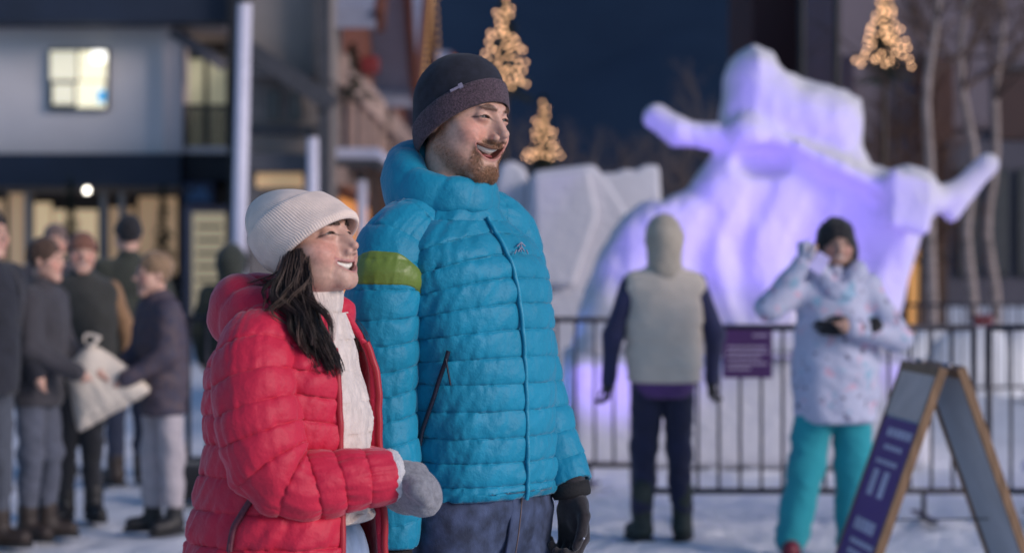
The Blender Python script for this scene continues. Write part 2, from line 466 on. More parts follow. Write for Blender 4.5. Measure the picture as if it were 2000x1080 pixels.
def face_parts(parent, hc, Rm, sc, h, iris=(.05, .035, .025)):
    """eyeballs and teeth"""
    for sx in (-1, 1):
        mb = MB().sphere((0, 0, 0), .0110, 20, 14); V = np.array(mb.V)
        col = np.tile(np.array([.34, .31, .30]), (len(V), 1))
        g = np.array([.22, -1, .0]); g /= np.linalg.norm(g); dd = np.linalg.norm(V / .0110 - g, axis=1)
        col[dd < .95] = iris; col[dd < .28] = (.01, .01, .01)
        V = V + np.array([sx * .0315, -.0757, -.003])
        mesh('eye', hc + (V * sc) @ Rm.T, mb.F, eye_m, parent, True, col)
    wd = [.0043, .0034, .0037, .0033, .0032]; edges = np.cumsum([0, .0043 * 2 - .0043, .0067, .0074, .0066, .0064])
    for rowi, (zt, hgt, yo) in enumerate(((h['mh'] * .70 + .0026, .0142, -.0893), (-h['mh'] * 1.02, .0060, -.0835))):
        if rowi == 1: continue
        x = np.linspace(-.0385, .0385, 113) * min(1.0, h['mw'] / .040); u = np.linspace(0, 1, 9)
        near = np.min(np.abs(np.abs(x)[:, None] - (edges[None] if rowi == 0 else edges[None] * .74)), axis=1)
        gr = np.exp(-(near / .0006) ** 2); sc_ = np.clip(near / .0012, 0, 1) ** .5
        X, U = np.meshgrid(x, u, indexing='xy'); GR = np.tile(gr, (9, 1)); SCL = np.tile(sc_, (9, 1))
        Yv = yo + h['mzy'] * .9 + 9.0 * X * X + .0009 * GR + .0022 * (2 * U - 1) ** 4 + .004 * np.where(U > .85, 1, 0)
        sgn = 1 if rowi == 0 else -1
        Zv = h['mz'] + h['curve'] * X * X * .85 + zt - sgn * U * (hgt * (1 - 6.5 * np.abs(X)) - .0010 * (1 - SCL))
        P = np.stack([X, Yv, Zv], -1).reshape(-1, 3)
        mesh('teeth', hc + (P * sc) @ Rm.T, grid_faces(9, 113, False), tooth_m, parent, True)
    mb = MB().sphere((0, -.070, h['mz'] - h['mh'] * .75), (.018, .014, .0045), 12, 8)
    mesh('tongue', hc + (np.array(mb.V) * sc) @ Rm.T, mb.F, mouth_m, parent, True)

def rbox_mesh(size, r):
    """small rounded block: 24 vertices"""
    h = np.array(size) / 2; V = []; idx = {}
    for ax in range(3):
        for sx in (-1, 1):
            for sy in (-1, 1):
                for sz in (-1, 1):
                    s = np.array([sx, sy, sz]); p = s * (h - r); p[ax] = s[ax] * h[ax]; idx[(ax, sx, sy, sz)] = len(V); V.append(p)
    Fc = []
    for ax in range(3):
        u, v = (ax + 1) % 3, (ax + 2) % 3
        for s in (-1, 1):
            ring = []
            for (a, b) in ((-1, -1), (1, -1), (1, 1), (-1, 1)):
                k = [0, 0, 0]; k[ax] = s; k[u] = a; k[v] = b; ring.append(idx[(ax, *k)])
            Fc.append(ring if s > 0 else ring[::-1])
    for ax in range(3):
        u, v = (ax + 1) % 3, (ax + 2) % 3
        for a in (-1, 1):
            for b in (-1, 1):
                def k(t):
                    q = [0, 0, 0]; q[ax] = t; q[u] = a; q[v] = b; return tuple(q)
                ring = [idx[(u, *k(-1))], idx[(u, *k(1))], idx[(v, *k(1))], idx[(v, *k(-1))]]
                Fc.append(ring if a * b > 0 else ring[::-1])
    for sx in (-1, 1):
        for sy in (-1, 1):
            for sz in (-1, 1):
                r3 = [idx[(a, sx, sy, sz)] for a in range(3)]; Fc.append(r3 if sx * sy * sz > 0 else r3[::-1])
    return V, Fc

# ------------------------------------------------------------------ knitted hats: a loft of tilted ellipses in head space
def hat_loft(name, m, parent, hc, Rm, sc, rings, nphi=96, nv=60, ribs=0, amp=0.0, disp=None, s0=0.0, s1=1.0, extra=None, close=True, dent=None):
    """rings rows: (y, z, tilt_deg, rx, ry); extra(s)->radial offset; s runs 0..1 along the rings"""
    rr = np.asarray(rings, float); t0 = np.linspace(0, 1, len(rr)); ts = np.linspace(s0, s1, nv)
    if extra is not None: ts, ex = extra
    else: ex = np.zeros(len(ts))
    nv = len(ts)
    sp = spline(np.c_[t0 * .3, np.zeros(len(rr)), np.zeros(len(rr)), rr], 200)
    g = lambda k: np.interp(np.clip(ts, 0, 1), np.linspace(0, 1, 200), sp[:, 3 + k])
    y, z, tl, rx, ry = [g(k) for k in range(5)]
    over = np.where(ts < 0, ts, 0) * .3
    ph = np.arange(nphi) * 2 * math.pi / nphi
    rib = (np.abs(np.cos(ph * ribs / 2)) ** .7 - .5) * amp if ribs else np.zeros(nphi)
    V = np.empty((nv, nphi, 3))
    for i in range(nv):
        t = R(tl[i]); e2 = np.array([0, -math.cos(t), math.sin(t)]); ax = np.array([0, math.sin(t), math.cos(t)])
        k = min(1.0, min(rx[i], ry[i]) / .03)
        a = rx[i] + ex[i] + rib * k; b = ry[i] + ex[i] + rib * k
        V[i] = np.array([0, y[i], z[i]]) + ax * over[i] + (np.cos(ph) * a)[:, None] * np.array([1, 0, 0]) + (np.sin(ph) * b)[:, None] * e2
    V = V.reshape(-1, 3)
    if disp is not None: V = V + disp(V)
    Fc = grid_faces(nv, nphi)
    P = hc + (V * sc) @ Rm.T
    return mesh(name, P, Fc, m, parent, True), P.reshape(nv, nphi, 3)

# ------------------------------------------------------------------ padded jackets
class Torso:
    def __init__(s, rows, yaw, n=2.35):
        """rows: (z, cx, cy, a, b) from bottom to top; a = half width, b = half depth"""
        r = np.asarray(rows, float); r = r[np.argsort(r[:, 0])]
        sp = spline(np.c_[r[:, 0], np.zeros(len(r)), np.zeros(len(r)), r], 200); o = np.argsort(sp[:, 3])
        s.z = sp[o, 3]; s.k = sp[o, 4:]; t = R(yaw); s.n = n
        s.f = np.array([math.sin(t), -math.cos(t), 0]); s.l = np.array([math.cos(t), math.sin(t), 0])
    def at(s, z, phi, off=0.0):
        """point on the body at height z, angle phi from the front (positive to the person's right), moved out by off"""
        z, phi, off = np.broadcast_arrays(np.asarray(z, float), np.asarray(phi, float), np.asarray(off, float))
        cx, cy, a, b = [np.interp(z, s.z, s.k[:, i]) for i in range(4)]
        C = np.sign(np.cos(phi)) * np.abs(np.cos(phi)) ** (2 / s.n); S = np.sign(np.sin(phi)) * np.abs(np.sin(phi)) ** (2 / s.n)
        nx = np.cos(phi) / b; ny = np.sin(phi) / a; nn = np.hypot(nx, ny); nx, ny = nx / nn, ny / nn
        u = b * C + nx * off; w = a * S + ny * off
        P = np.stack([cx, cy, z], -1) + u[..., None] * s.f - w[..., None] * s.l
        return P

def jacket_torso(name, T, m, parent, seams, phi0, phi1, nphi, amps, slope=None, rows=11, puck=.0022, wr=.003, seed=0.0, shell=.02, hem=True, seam_mask=None):
    """quilted shell between angles phi0 and phi1; seams = heights from the hem up"""
    zs = np.asarray(seams, float); nb = len(zs) - 1
    tt = np.concatenate([k + .5 - .5 * np.cos(np.linspace(0, math.pi, rows, endpoint=False)) for k in range(nb)] + [[nb]])
    closed = abs(phi1 - phi0) > 6.28
    ph = np.linspace(phi0, phi1, nphi, endpoint=not closed)
    vv, pp = np.meshgrid(tt, ph, indexing='ij')
    z = np.interp(vv, np.arange(nb + 1), zs)
    if slope is not None: z = z + slope(vv, pp)
    amp = np.interp(np.clip(np.floor(vv), 0, nb - 1), np.arange(nb), amps)
    P0 = T.at(z, pp); arc = pp * .17
    fl = np.floor(np.clip(vv, 0, nb - 1e-4)); sd = seam_dist(vv); sdm = sd * np.interp(fl, np.arange(nb), np.diff(zs))
    q = np.stack([arc * 70 + vv * .9, fl * 5.3 + seed, vv * 1.1], -1).reshape(-1, 3)
    pk = (.35 - np.abs(vnoise(q))).reshape(vv.shape) * puck * np.exp(-sdm / .020) * np.clip(amp / .006, .25, 1)
    big = fbm(np.stack([P0[..., 0] * 11 + seed, P0[..., 1] * 11, P0[..., 2] * 22], -1).reshape(-1, 3), 3).reshape(vv.shape) * wr
    dg = vnoise(np.stack([arc * 46 + vv * 2.1, vv * .7 + seed, fl * 1.9], -1).reshape(-1, 3)).reshape(vv.shape) * wr * .95
    mod = 1 + .22 * vnoise(np.stack([arc * 12, fl * 3.7 + seed, fl * 0], -1).reshape(-1, 3)).reshape(vv.shape)
    off = pillow(vv, 1.0) * amp * mod + pk + big + dg
    P = T.at(z, pp, off)
    if closed:
        rows_ = [P]
        if hem:
            zi = z[0]; rows_ = [T.at(zi + .012, ph, -shell)[None], T.at(zi - .003, ph, -shell * .5)[None], P]
        V = np.concatenate(rows_, 0); nv = V.shape[0]
        return mesh(name, V.reshape(-1, 3), grid_faces(nv, nphi, True), m, parent, True), P
    inner = T.at(z, pp, -shell + big * .3)
    V = np.concatenate([P, inner[:, ::-1]], 1); nv, nu = V.shape[:2]
    Fc = grid_faces(nv, nu, True)
    cap0 = np.stack([np.arange(nphi - 1), nu - 1 - np.arange(nphi - 1), nu - 2 - np.arange(nphi - 1), np.arange(nphi - 1) + 1], 1)
    cap1 = cap0[:, ::-1] + (nv - 1) * nu
    return mesh(name, V.reshape(-1, 3), np.vstack([Fc, cap0, cap1]), m, parent, True), P

def sleeve(name, path, m, parent, nb, amps, nphi=72, rows=11, puck=.002, wr=.003, seed=0.0, tilt=None, bend=None, split=None, hemr=.9, up=(0, -1, 0), squash=1.0):
    """path rows (x, y, z, r); nb quilted rings along it; split=(v0, v1, name, material) cuts a band out as an own part"""
    tt = np.concatenate([k + .5 - .5 * np.cos(np.linspace(0, math.pi, rows, endpoint=False)) for k in range(nb)] + [[nb]])
    sp = spline(path, 400); al = np.r_[0, np.cumsum(np.linalg.norm(np.diff(sp[:, :3], axis=0), axis=1))]; Lm = al[-1]
    T, A, B = frames(sp[:, :3], up)
    ph = np.arange(nphi) * 2 * math.pi / nphi
    vv, pp = np.meshgrid(tt, ph, indexing='ij')
    s = vv / nb * Lm
    if tilt is not None: s = np.clip(s + tilt(vv, pp), 0, Lm)
    ip = lambda a: np.interp(s, al, a)
    C = np.stack([ip(sp[:, i]) for i in range(3)], -1); r = ip(sp[:, 3])
    a = np.stack([ip(A[:, i]) for i in range(3)], -1); b = np.stack([ip(B[:, i]) for i in range(3)], -1)
    amp = np.interp(np.clip(np.floor(vv), 0, nb - 1), np.arange(nb), amps)
    fl = np.floor(np.clip(vv, 0, nb - 1e-4)); sdm = seam_dist(vv) * Lm / nb; arc = pp * .07
    base = C + (np.cos(pp)[..., None] * a + np.sin(pp)[..., None] * b) * r[..., None]
    # noise that is periodic around the ring
    cq, sq = np.cos(pp), np.sin(pp)
    pk = (.35 - np.abs(vnoise(np.stack([cq * 5.2, sq * 5.2, fl * 3.1 + vv * .8 + seed], -1).reshape(-1, 3)))).reshape(vv.shape) * puck * np.exp(-sdm / .020)
    big = fbm(np.stack([base[..., 0] * 13 + seed, base[..., 1] * 13, base[..., 2] * 20], -1).reshape(-1, 3), 3).reshape(vv.shape) * wr
    mod = 1 + .2 * vnoise(np.stack([cq * 1.5, sq * 1.5 + seed, fl * 3.7], -1).reshape(-1, 3)).reshape(vv.shape)
    off = pillow(vv, 1.0) * amp * mod + pk + big
    if bend is not None: off = off + bend(vv, pp)
    P = base + (np.cos(pp)[..., None] * a * squash + np.sin(pp)[..., None] * b) * off[..., None]
    end = []
    for kk, dz in ((.965, .002), (hemr, -.004), (hemr * .97, -.02)):
        end.append((C[-1] + (P[-1] - C[-1]) * kk + T[-1] * dz)[None])
    V = np.concatenate([P] + end, 0); nv = V.shape[0]
    Fc = grid_faces(nv, nphi)
    if split is None:
        return mesh(name, V.reshape(-1, 3), Fc, m, parent, True), P
    o = mesh(name, V.reshape(-1, 3), Fc, m, parent, True)
    f0, f1, lof, hif = split[0]; pg = np.linspace(f0, f1, 90)
    rows_ = []
    for u in np.linspace(0, 1, 26):
        vq = hif(pg) * (1 - u) + lof(pg) * u
        i = np.clip(np.searchsorted(tt, vq) - 1, 0, len(tt) - 2); fr = (vq - tt[i]) / (tt[i + 1] - tt[i])
        jf = (pg / (2 * math.pi) * nphi) % nphi; j = jf.astype(int) % nphi; g = jf - np.floor(jf); j2 = (j + 1) % nphi
        Q = (P[i, j] * (1 - g)[:, None] + P[i, j2] * g[:, None]) * (1 - fr)[:, None] + (P[i + 1, j] * (1 - g)[:, None] + P[i + 1, j2] * g[:, None]) * fr[:, None]
        cc = (C[i, j] + C[i + 1, j]) / 2; nr = Q - cc; nr /= np.linalg.norm(nr, axis=1)[:, None]
        edge = .0018 if 0 < u < 1 else -.001
        Q = Q + nr * (edge + .0035 * math.sin(math.pi * u)); rows_.append(Q)
    mesh(split[1], np.array(rows_).reshape(-1, 3), grid_faces(26, 90, False), split[2], o, True)
    return o, P

def ring_roll(name, m, parent, N, f, l, al, Rr, zc, hh, th, nb=24, lean=None, seams=0, amp=.006, closed=True, wr=.003, seed=0.0, pw=2.3, segs=None):
    """a padded roll (hood, collar) round the neck; al = angles from the front; Rr, zc, hh, th arrays on al"""
    be = np.arange(nb) * 2 * math.pi / nb; V = np.empty((len(al), nb, 3))
    for i, a in enumerate(al):
        rad = math.cos(a) * f - math.sin(a) * l
        up = np.array([0, 0, 1.0]); ln = 0 if lean is None else lean[i]
        e1 = rad * math.cos(ln) - up * math.sin(ln); e2 = up * math.cos(ln) + rad * math.sin(ln)
        c = N + rad * Rr[i] + np.array([0, 0, zc[i]])
        cs = np.sign(np.cos(be)) * np.abs(np.cos(be)) ** (2 / pw); sn = np.sign(np.sin(be)) * np.abs(np.sin(be)) ** (2 / pw)
        V[i] = c + (cs * th[i])[:, None] * e1 + (sn * hh[i])[:, None] * e2
    C = V.mean(axis=1, keepdims=True); D = V - C; D /= np.linalg.norm(D, axis=2, keepdims=True)
    off = fbm(V.reshape(-1, 3) * 14 + seed, 3).reshape(V.shape[:2]) * wr
    if seams:
        t = np.linspace(0, seams, len(al)) if segs is None else segs
        bt = be[None] * 0 + t[:, None] + .22 * np.sin(be)[None]
        off = off + pillow(bt, amp) - amp * .6 + vnoise(np.stack([np.cos(be)[None] * 3 + t[:, None] * 0, np.sin(be)[None] * 3 + t[:, None] * 0, t[:, None] * 2.2 + be[None] * 0 + seed], -1).reshape(-1, 3)).reshape(V.shape[:2]) * .0016
    V = V + D * off[..., None]
    n = len(al)
    Fc = grid_faces(n, nb)
    if closed:
        j = np.arange(nb); Fc = np.vstack([Fc, np.stack([(n - 1) * nb + j, (n - 1) * nb + (j + 1) % nb, (j + 1) % nb, j], 1)])
    return mesh(name, V.reshape(-1, 3), Fc[:, ::-1], m, parent, True), V

def strip_on(P_rows, w, t, name, m, parent, nrm):
    """a flat cord/zip along a polyline with rectangular section"""
    P = np.asarray(P_rows, float); n = len(P); T = np.gradient(P, axis=0); T /= np.linalg.norm(T, axis=1)[:, None]
    Nn = np.asarray(nrm, float); Nn = Nn - T * (Nn * T).sum(1)[:, None]; Nn /= np.linalg.norm(Nn, axis=1)[:, None]; S = np.cross(T, Nn)
    sec = [(-1, -.6), (-.8, .6), (-.3, 1), (.3, 1), (.8, .6), (1, -.6)]
    V = np.stack([P + S * w / 2 * a + Nn * t * b for a, b in sec], 1)
    return mesh(name, V.reshape(-1, 3), grid_faces(n, len(sec)), m, parent, True)

def hair_mesh(name, m, parent, strands, n=5):
    """strands: list of (points, radius array, colour)"""
    VV, FF, CC = [], [], []; b = 0
    for P, r, c in strands:
        V, Fc = tube_mesh(P, r, n); VV.append(V); FF.append(Fc + b); b += len(V); CC.append(np.tile(np.asarray(c, float), (len(V), 1)))
    return mesh(name, np.vstack(VV), np.vstack(FF), m, parent, True, np.vstack(CC))

def whiskers(name, parent, V0, hc, Rm, sc, h, n, maskf, length, colf, r=.00045, down=.8, seed=1):
    """short hairs standing on the skin where maskf is high; V0 = body vertices"""
    rg = np.random.default_rng(seed); q = (((V0 - hc) @ Rm) / sc).astype(np.float32)
    m = maskf(q); ok = (np.abs(q[:, 0]) < .1) & (np.abs(q[:, 1]) < .14) & (np.abs(q[:, 2]) < .17); pr = np.where(ok, m, 0); pr = pr / pr.sum()
    i = rg.choice(len(q), n, p=pr); p = q[i] + rg.normal(size=(n, 3)).astype(np.float32) * .0009
    e = .0015; g = np.stack([head_sdf(p + np.eye(3, dtype=np.float32)[k] * e, h) - head_sdf(p - np.eye(3, dtype=np.float32)[k] * e, h) for k in range(3)], 1); g /= np.linalg.norm(g, axis=1)[:, None] + 1e-6
    dv = g * .55 + np.array([0, 0, -down]) + rg.normal(size=(n, 3)) * .28; dv += np.sign(p[:, :1]) * np.array([[.18, 0, 0]]) * (down < .3); dv /= np.linalg.norm(dv, axis=1)[:, None]
    L = length * (.6 + .7 * rg.random(n))[:, None]; a = p - g * .0005; b = a + dv * L * .55 + g * L * .12; c = a + dv * L
    s1 = np.cross(dv, g); s1 /= np.linalg.norm(s1, axis=1)[:, None] + 1e-6; s2 = np.cross(dv, s1)
    rows = []
    for P, w in ((a, 1.0), (b, .8), (c, .15)):
        for t in (0, 2.094, 4.189): rows.append(P + (s1 * math.cos(t) + s2 * math.sin(t)) * r * w)
    Vv = np.stack(rows, 1)
    f = []
    for k in range(2):
        for j in range(3): f.append([k * 3 + j, k * 3 + (j + 1) % 3, k * 3 + 3 + (j + 1) % 3, k * 3 + 3 + j])
    Fc = (np.arange(n)[:, None, None] * 9 + np.array(f)[None]).reshape(-1, 4)
    col = np.repeat(colf(rg, n), 9, axis=0)
    o = mesh(name, hc + (Vv.reshape(-1, 3) * sc) @ Rm.T, Fc, hairm0, parent, True, col); return o
hairm0 = mat('short_hair', attr=True, rough=.5, var=.2, vscale=60, spec=.4)
def brow_mask(q):
    Q = q.copy(); Q[:, 0] = np.abs(Q[:, 0]); b = chain(Q, [(.012, -.095, .0165), (.03, -.093, .0215), (.05, -.075, .0165)], [.0022, .0022, .0005]); return (b < .0004).astype(float)

# ================================================================== setting
snow = mat('snow', (.80, .81, .85), rough=.75, var=.05, vscale=1.2, bump=.6, bscale=9, bdist=.05, bump2=.4, b2scale=70, spec=.3)
packed = mat('sculpted_snow', (.62, .61, .66), rough=.8, var=.05, vscale=2.0, bump=.5, bscale=14, bdist=.03, spec=.3)
# ground: one trodden snow sheet out to the foot of the hills
gx = np.r_[np.linspace(-90, -9, 20), np.linspace(-8, 8, 260), np.linspace(9, 90, 20)]; gy = np.r_[np.linspace(-25, 2, 12), np.linspace(2.2, 20, 260), np.linspace(21, 130, 30)]
GX, GY = np.meshgrid(gx, gy, indexing='xy'); PG = np.stack([GX, GY, 0 * GX], -1).reshape(-1, 3)
hgt = (fbm(PG * 2.6, 3) * .020 + fbm(PG * .5, 2) * .02)
_r = np.random.default_rng(11); core = np.where((np.abs(PG[:, 0]) < 8) & (PG[:, 1] > 5) & (PG[:, 1] < 20))[0]
for _ in range(900):                                   # footprints
    c = np.array([_r.uniform(-5, 6), _r.uniform(6, 18)]); a = _r.random() * 6.28; d = PG[core][:, :2] - c
    u = d @ np.array([math.cos(a), math.sin(a)]); w = d @ np.array([-math.sin(a), math.cos(a)]); k = (u / .17) ** 2 + (w / .09) ** 2
    hgt[core] += np.where(k < 3, -.022 * np.exp(-k * 1.3) + .010 * np.exp(-((k - 1.8) / .6) ** 2), 0)
near = np.exp(-((PG[:, 1] - 11) / 9) ** 4)
PG[:, 2] = hgt * near - .012
ground = mesh('snow_ground', PG, grid_faces(len(gy), len(gx), False), snow, None, True); tag(ground, kind='structure')
# forested mountainside that closes the view
hx_ = np.linspace(-260, 260, 110); hy_ = np.linspace(120, 420, 60)
HX, HY = np.meshgrid(hx_, hy_, indexing='xy'); PH = np.stack([HX, HY, 0 * HX], -1).reshape(-1, 3)
PH[:, 2] = np.clip((PH[:, 1] - 120) * .55, 0, 200) + fbm(PH * .012, 4) * 14 + fbm(PH * .25, 2) * 2.5 - 4
hill_m = mat('dusk_tinted_slope', (.014, .032, .066), rough=.95, var=.5, vscale=.10, color2=(.010, .024, .052), spec=.1)  # the blue of dusk air is put into the forest's colour
hill = mesh('hill', PH, grid_faces(60, 110, False), hill_m, None, True); tag(hill, kind='structure')

def prect(mb, x0, y0, x1, y1, Y, dep):
    a = W(x0, y1, Y); b = W(x1, y0, Y); mb.box(((a[0] + b[0]) / 2, Y + dep / 2, (a[2] + b[2]) / 2), (b[0] - a[0], dep, b[2] - a[2])); return mb
def pbox(name, x0, y0, x1, y1, Y, dep, m, parent, bev=0):
    o = prect(MB(), x0, y0, x1, y1, Y, dep).build(name, m, parent)
    if bev: bevel(o, bev)
    return o

# ---------------------------------------------------------------- pale building with the lit window (left)
navy = mat('navy_cladding', (.016, .026, .052), rough=.6, var=.2, vscale=.8)
pale = mat('pale_render', (.76, .72, .72), rough=.85, var=.06, vscale=.7, bump=.2, bscale=20)
cream = mat('cream_render', (.72, .62, .60), rough=.85, var=.08, vscale=.8)
black = mat('black_metal', (.012, .012, .015), rough=.5, var=.2)
frame_dk = mat('dark_window_frame', (.02, .024, .028), rough=.5)
pane_lit = light_mat('lit_pane', (1.0, .93, .66), .62); pane_lit2 = light_mat('lit_blind', (.95, .90, .68), .38)
shop_lit = light_mat('lit_shop_glass', (1.0, .74, .44), .30); shop_lit2 = light_mat('lit_shop_glass_dim', (.95, .62, .36), .16); door_lit = light_mat('lit_balcony_glass', (.86, .86, .60), .11)
BY = 40.0
ab = empty('building', (W(200, 500, BY)[0], BY, 0), 'pale grey building with dark fascias and a lit four-pane window', 'building')
pbox('upper_wall', -420, 44, 325, 302, BY, 6, pale, ab)
pbox('roof_fascia', -420, -80, 452, 44, BY - .9, 7, navy, ab)
pbox('lower_fascia', -420, 300, 352, 364, BY - .5, 6.5, navy, ab)
pbox('lower_fascia', 352, 305, 446, 352, BY - .2, 6.2, mat('dark_board', (.012, .014, .022), rough=.7), ab)
pbox('pilaster', 320, 52, 356, 300, BY - .3, .8, cream, ab)
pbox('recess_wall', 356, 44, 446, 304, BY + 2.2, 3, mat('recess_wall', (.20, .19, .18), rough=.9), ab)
pbox('recess_soffit', 330, 44, 446, 60, BY - .2, 2.4, cream, ab)
bm_ = MB(); bm_.bar(W(335, 62, BY - .25), W(440, 130, BY - .25), .18, .22); bm_.build('brace', mat('grey_timber', (.16, .15, .17), rough=.8), ab)
for a, b in ((362, 400), (404, 444)): 
    o = pbox('balcony_door', a, 110, b, 298, BY + 2.0, .12, frame_dk, ab); pbox('pane', a + 3, 116, b - 3, 292, BY + 1.95, .06, door_lit, o)
dk = pbox('balcony_floor', 352, 286, 446, 300, BY - .15, 2.3, cream, ab)
rl = pbox('railing', 354, 204, 444, 211, BY - .1, .06, black, ab)
for k in range(13): pbox('baluster', 355 + k * 7.3, 211, 360.0 + k * 7.3, 286, BY - .09, .04, black, rl)
pbox('corner_post', 445, -80, 459, 620, BY - 1.2, .5, black, ab)
wn = pbox('window', 94, 96, 211, 214, BY - .10, .16, frame_dk, ab)
for a, b, c, d, m in ((98, 100, 149, 157, pane_lit2), (154, 100, 207, 157, pane_lit), (103, 164, 144, 204, pane_lit2), (150, 160, 205, 210, pane_lit)):
    pbox('pane', a, b, c, d, BY - .15, .04, m, wn)
pbox('window_lamp', 180, 100, 206, 121, BY - .18, .02, light_mat('window_lamp', (1, .98, .9), 1.6), wn)
pbox('window_sticker', 190, 176, 206, 200, BY - .18, .02, light_mat('blue_sticker', (.10, .42, .75), .6), wn)
# shop front below
sf = pbox('shop_wall', -420, 364, 446, 660, BY + 1.0, 4, mat('shop_wall', (.10, .085, .08), rough=.8), ab)
pbox('sign_band', 0, 364, 352, 377, BY - .1, .3, mat('tan_band', (.30, .24, .20), rough=.8), ab)
for a, b, c, d, m in ((18, 378, 46, 520, shop_lit2), (56, 396, 100, 560, shop_lit), (104, 410, 190, 560, shop_lit), (210, 405, 262, 550, shop_lit2), (270, 385, 345, 540, shop_lit2), (-60, 390, 8, 520, shop_lit2)):
    fr = pbox('shop_window', a - 3, b - 3, c + 3, d + 5, BY + .85, .16, frame_dk, ab); pbox('pane', a, b, c, d, BY + .80, .05, m, fr)
for a in (48, 196, 232): pbox('shop_column', a, 377, a + 11, 640, BY - .05, .35, mat('pale_column', (.42, .38, .36), rough=.8), ab)
dr = pbox('shop_door', 358, 402, 446, 660, BY - .1, .3, mat('mauve_door', (.22, .20, .26), rough=.6), ab)
pbox('pane', 376, 416, 440, 640, BY - .16, .07, light_mat('door_glass', (1.0, .80, .50), .17), dr)
for k in range(6): pbox('shelf', 384, 440 + k * 26, 434, 446 + k * 26, BY - .2, .03, mat('shelf', (.08, .06, .05)), dr)
# hanging oval shop sign
sg = empty('shop_sign', W(390, 380, BY - 1), 'dark blue shop sign hanging beside the lit shop door', 'sign')
o = pbox('board', 357, 355, 420, 402, BY - 1.0, .12, mat('navy_sign', (.012, .022, .060), rough=.5), sg, .05)
pbox('lettering', 364, 382, 412, 393, BY - 1.02, .02, mat('sign_blue', (.05, .13, .26), rough=.5), sg)
MB().prism([W(388 + dx, 380 - dz, BY - 1.02)[[0, 2]] for dx, dz in ((-16, 0), (-6, 14), (0, 8), (8, 19), (18, 0))], BY - 1.03, BY - 1.0).build('mountain_mark', MATS['sign_blue'], sg)
gl = empty('globe_lamp', W(170, 372, BY - 1), 'small bright globe lamp above the shop windows', 'lamp')
MB().sphere(W(170, 372, BY - 1), .055, 14, 8).build('globe', light_mat('globe_light', (1, .93, .80), 6.0), gl, True)
MB().cyl(W(170, 372, BY - 1) + (0, 0, .06), W(170, 372, BY - 1) + (0, .9, .15), .02).build('bracket', black, gl)
# small potted conifers in front of the shop
def conifer(name, base, H, Rb, m, parent, seed=0, n=900, leaf=.05, trunk=True, z0=.12):
    rg = np.random.default_rng(seed); base = np.asarray(base, float)
    u = rg.random(n) ** .75; zz = z0 * H + (1 - z0) * H * (1 - u); rad = Rb * u * (.75 + .25 * np.sin(u * 40)) ; a = rg.random(n) * 6.283; rr = rad * (.35 + .65 * rg.random(n) ** .5)
    P = base + np.stack([np.cos(a) * rr, np.sin(a) * rr, zz - .12 * rr], 1)
    D = np.stack([np.cos(a), np.sin(a), -.35 + 0 * a], 1); S = np.cross(D, (0, 0, 1)); S /= np.linalg.norm(S, axis=1)[:, None]
    S = S * np.cos(rg.random(n) * 1.2)[:, None] + np.array([0, 0, .5]) * (rg.random(n) - .5)[:, None]
    L = leaf * (.7 + .8 * rg.random(n))[:, None]
    V = np.stack([P - D * L, P + S * L * .45, P + D * L, P - S * L * .45], 1).reshape(-1, 3)
    o = mesh('crown', V, np.arange(4 * n).reshape(-1, 4), m, parent, False)
    if trunk:
        t = MB(); t.cyl(base, base + (0, 0, H * .92), .05 * H / 4 + .02, .012, 8); t.build('trunk', mat('bark', (.06, .045, .035), rough=.9, bump=.6, bscale=30), parent, True)
    return o
needles = mat('spruce_needles', (.022, .040, .022), rough=.8, var=.5, vscale=3)
for i, (x, lab) in enumerate(((138, 'small dark conifer against the shop front below the lit window'), (318, 'small dark conifer beside the pale pilaster'))):
    b = W(x, 655, BY - 1.6); t = empty('conifer', (b[0], b[1], 0), lab, 'tree'); conifer('c', (b[0], b[1], 0), 3.1 - .2 * i, .5, needles, t, 30 + i, 700, .09)

# ---------------------------------------------------------------- grey building with the sloping roof edge
taupe = mat('taupe_boards', (.21, .185, .175), rough=.85, var=.15, vscale=1.5, stretch=(1, 1, 3))
slate = mat('slate_trim', (.055, .056, .066), rough=.7, var=.2)
gb = empty('building', (W(560, 500, 27.6)[0], 27.6, 0), 'taupe boarded building with dark sloping roof edge behind the pale poles', 'building')
pbox('wall', 486, 150, 640, 660, 27.6, 1.8, taupe, gb)
for k in range(8): pbox('board', 487 + k * 19, 165, 504.5 + k * 19, 640, 27.54, .06, taupe, gb)
pbox('upper_wall', 486, -120, 642, 150, 27.3, 2.1, mat('upper_taupe', (.25, .22, .205), rough=.85, var=.12, vscale=1.2), gb)
MB().bar(W(470, 88, 27.0), W(650, 205, 27.0), .5, .24, up=(0, 0, 1)).build('roof_edge', slate, gb)
pbox('band', 486, 245, 640, 262, 27.46, .12, slate, gb)
pbox('lower_band', 486, 300, 636, 335, 27.35, .25, mat('grey_band', (.10, .10, .115), rough=.8), gb)
pbox('lit_window', 500, 338, 590, 366, 27.45, .15, light_mat('amber_window', (1.0, .62, .30), .14), gb)
for a, w in ((520, 26), (566, 24)): pbox('window', a, 180, a + w, 235, 27.48, .06, mat('dim_glass', (.05, .05, .06), rough=.2), gb)
pbox('corner_post', 622, -120, 642, 420, 26.9, .3, slate, gb)

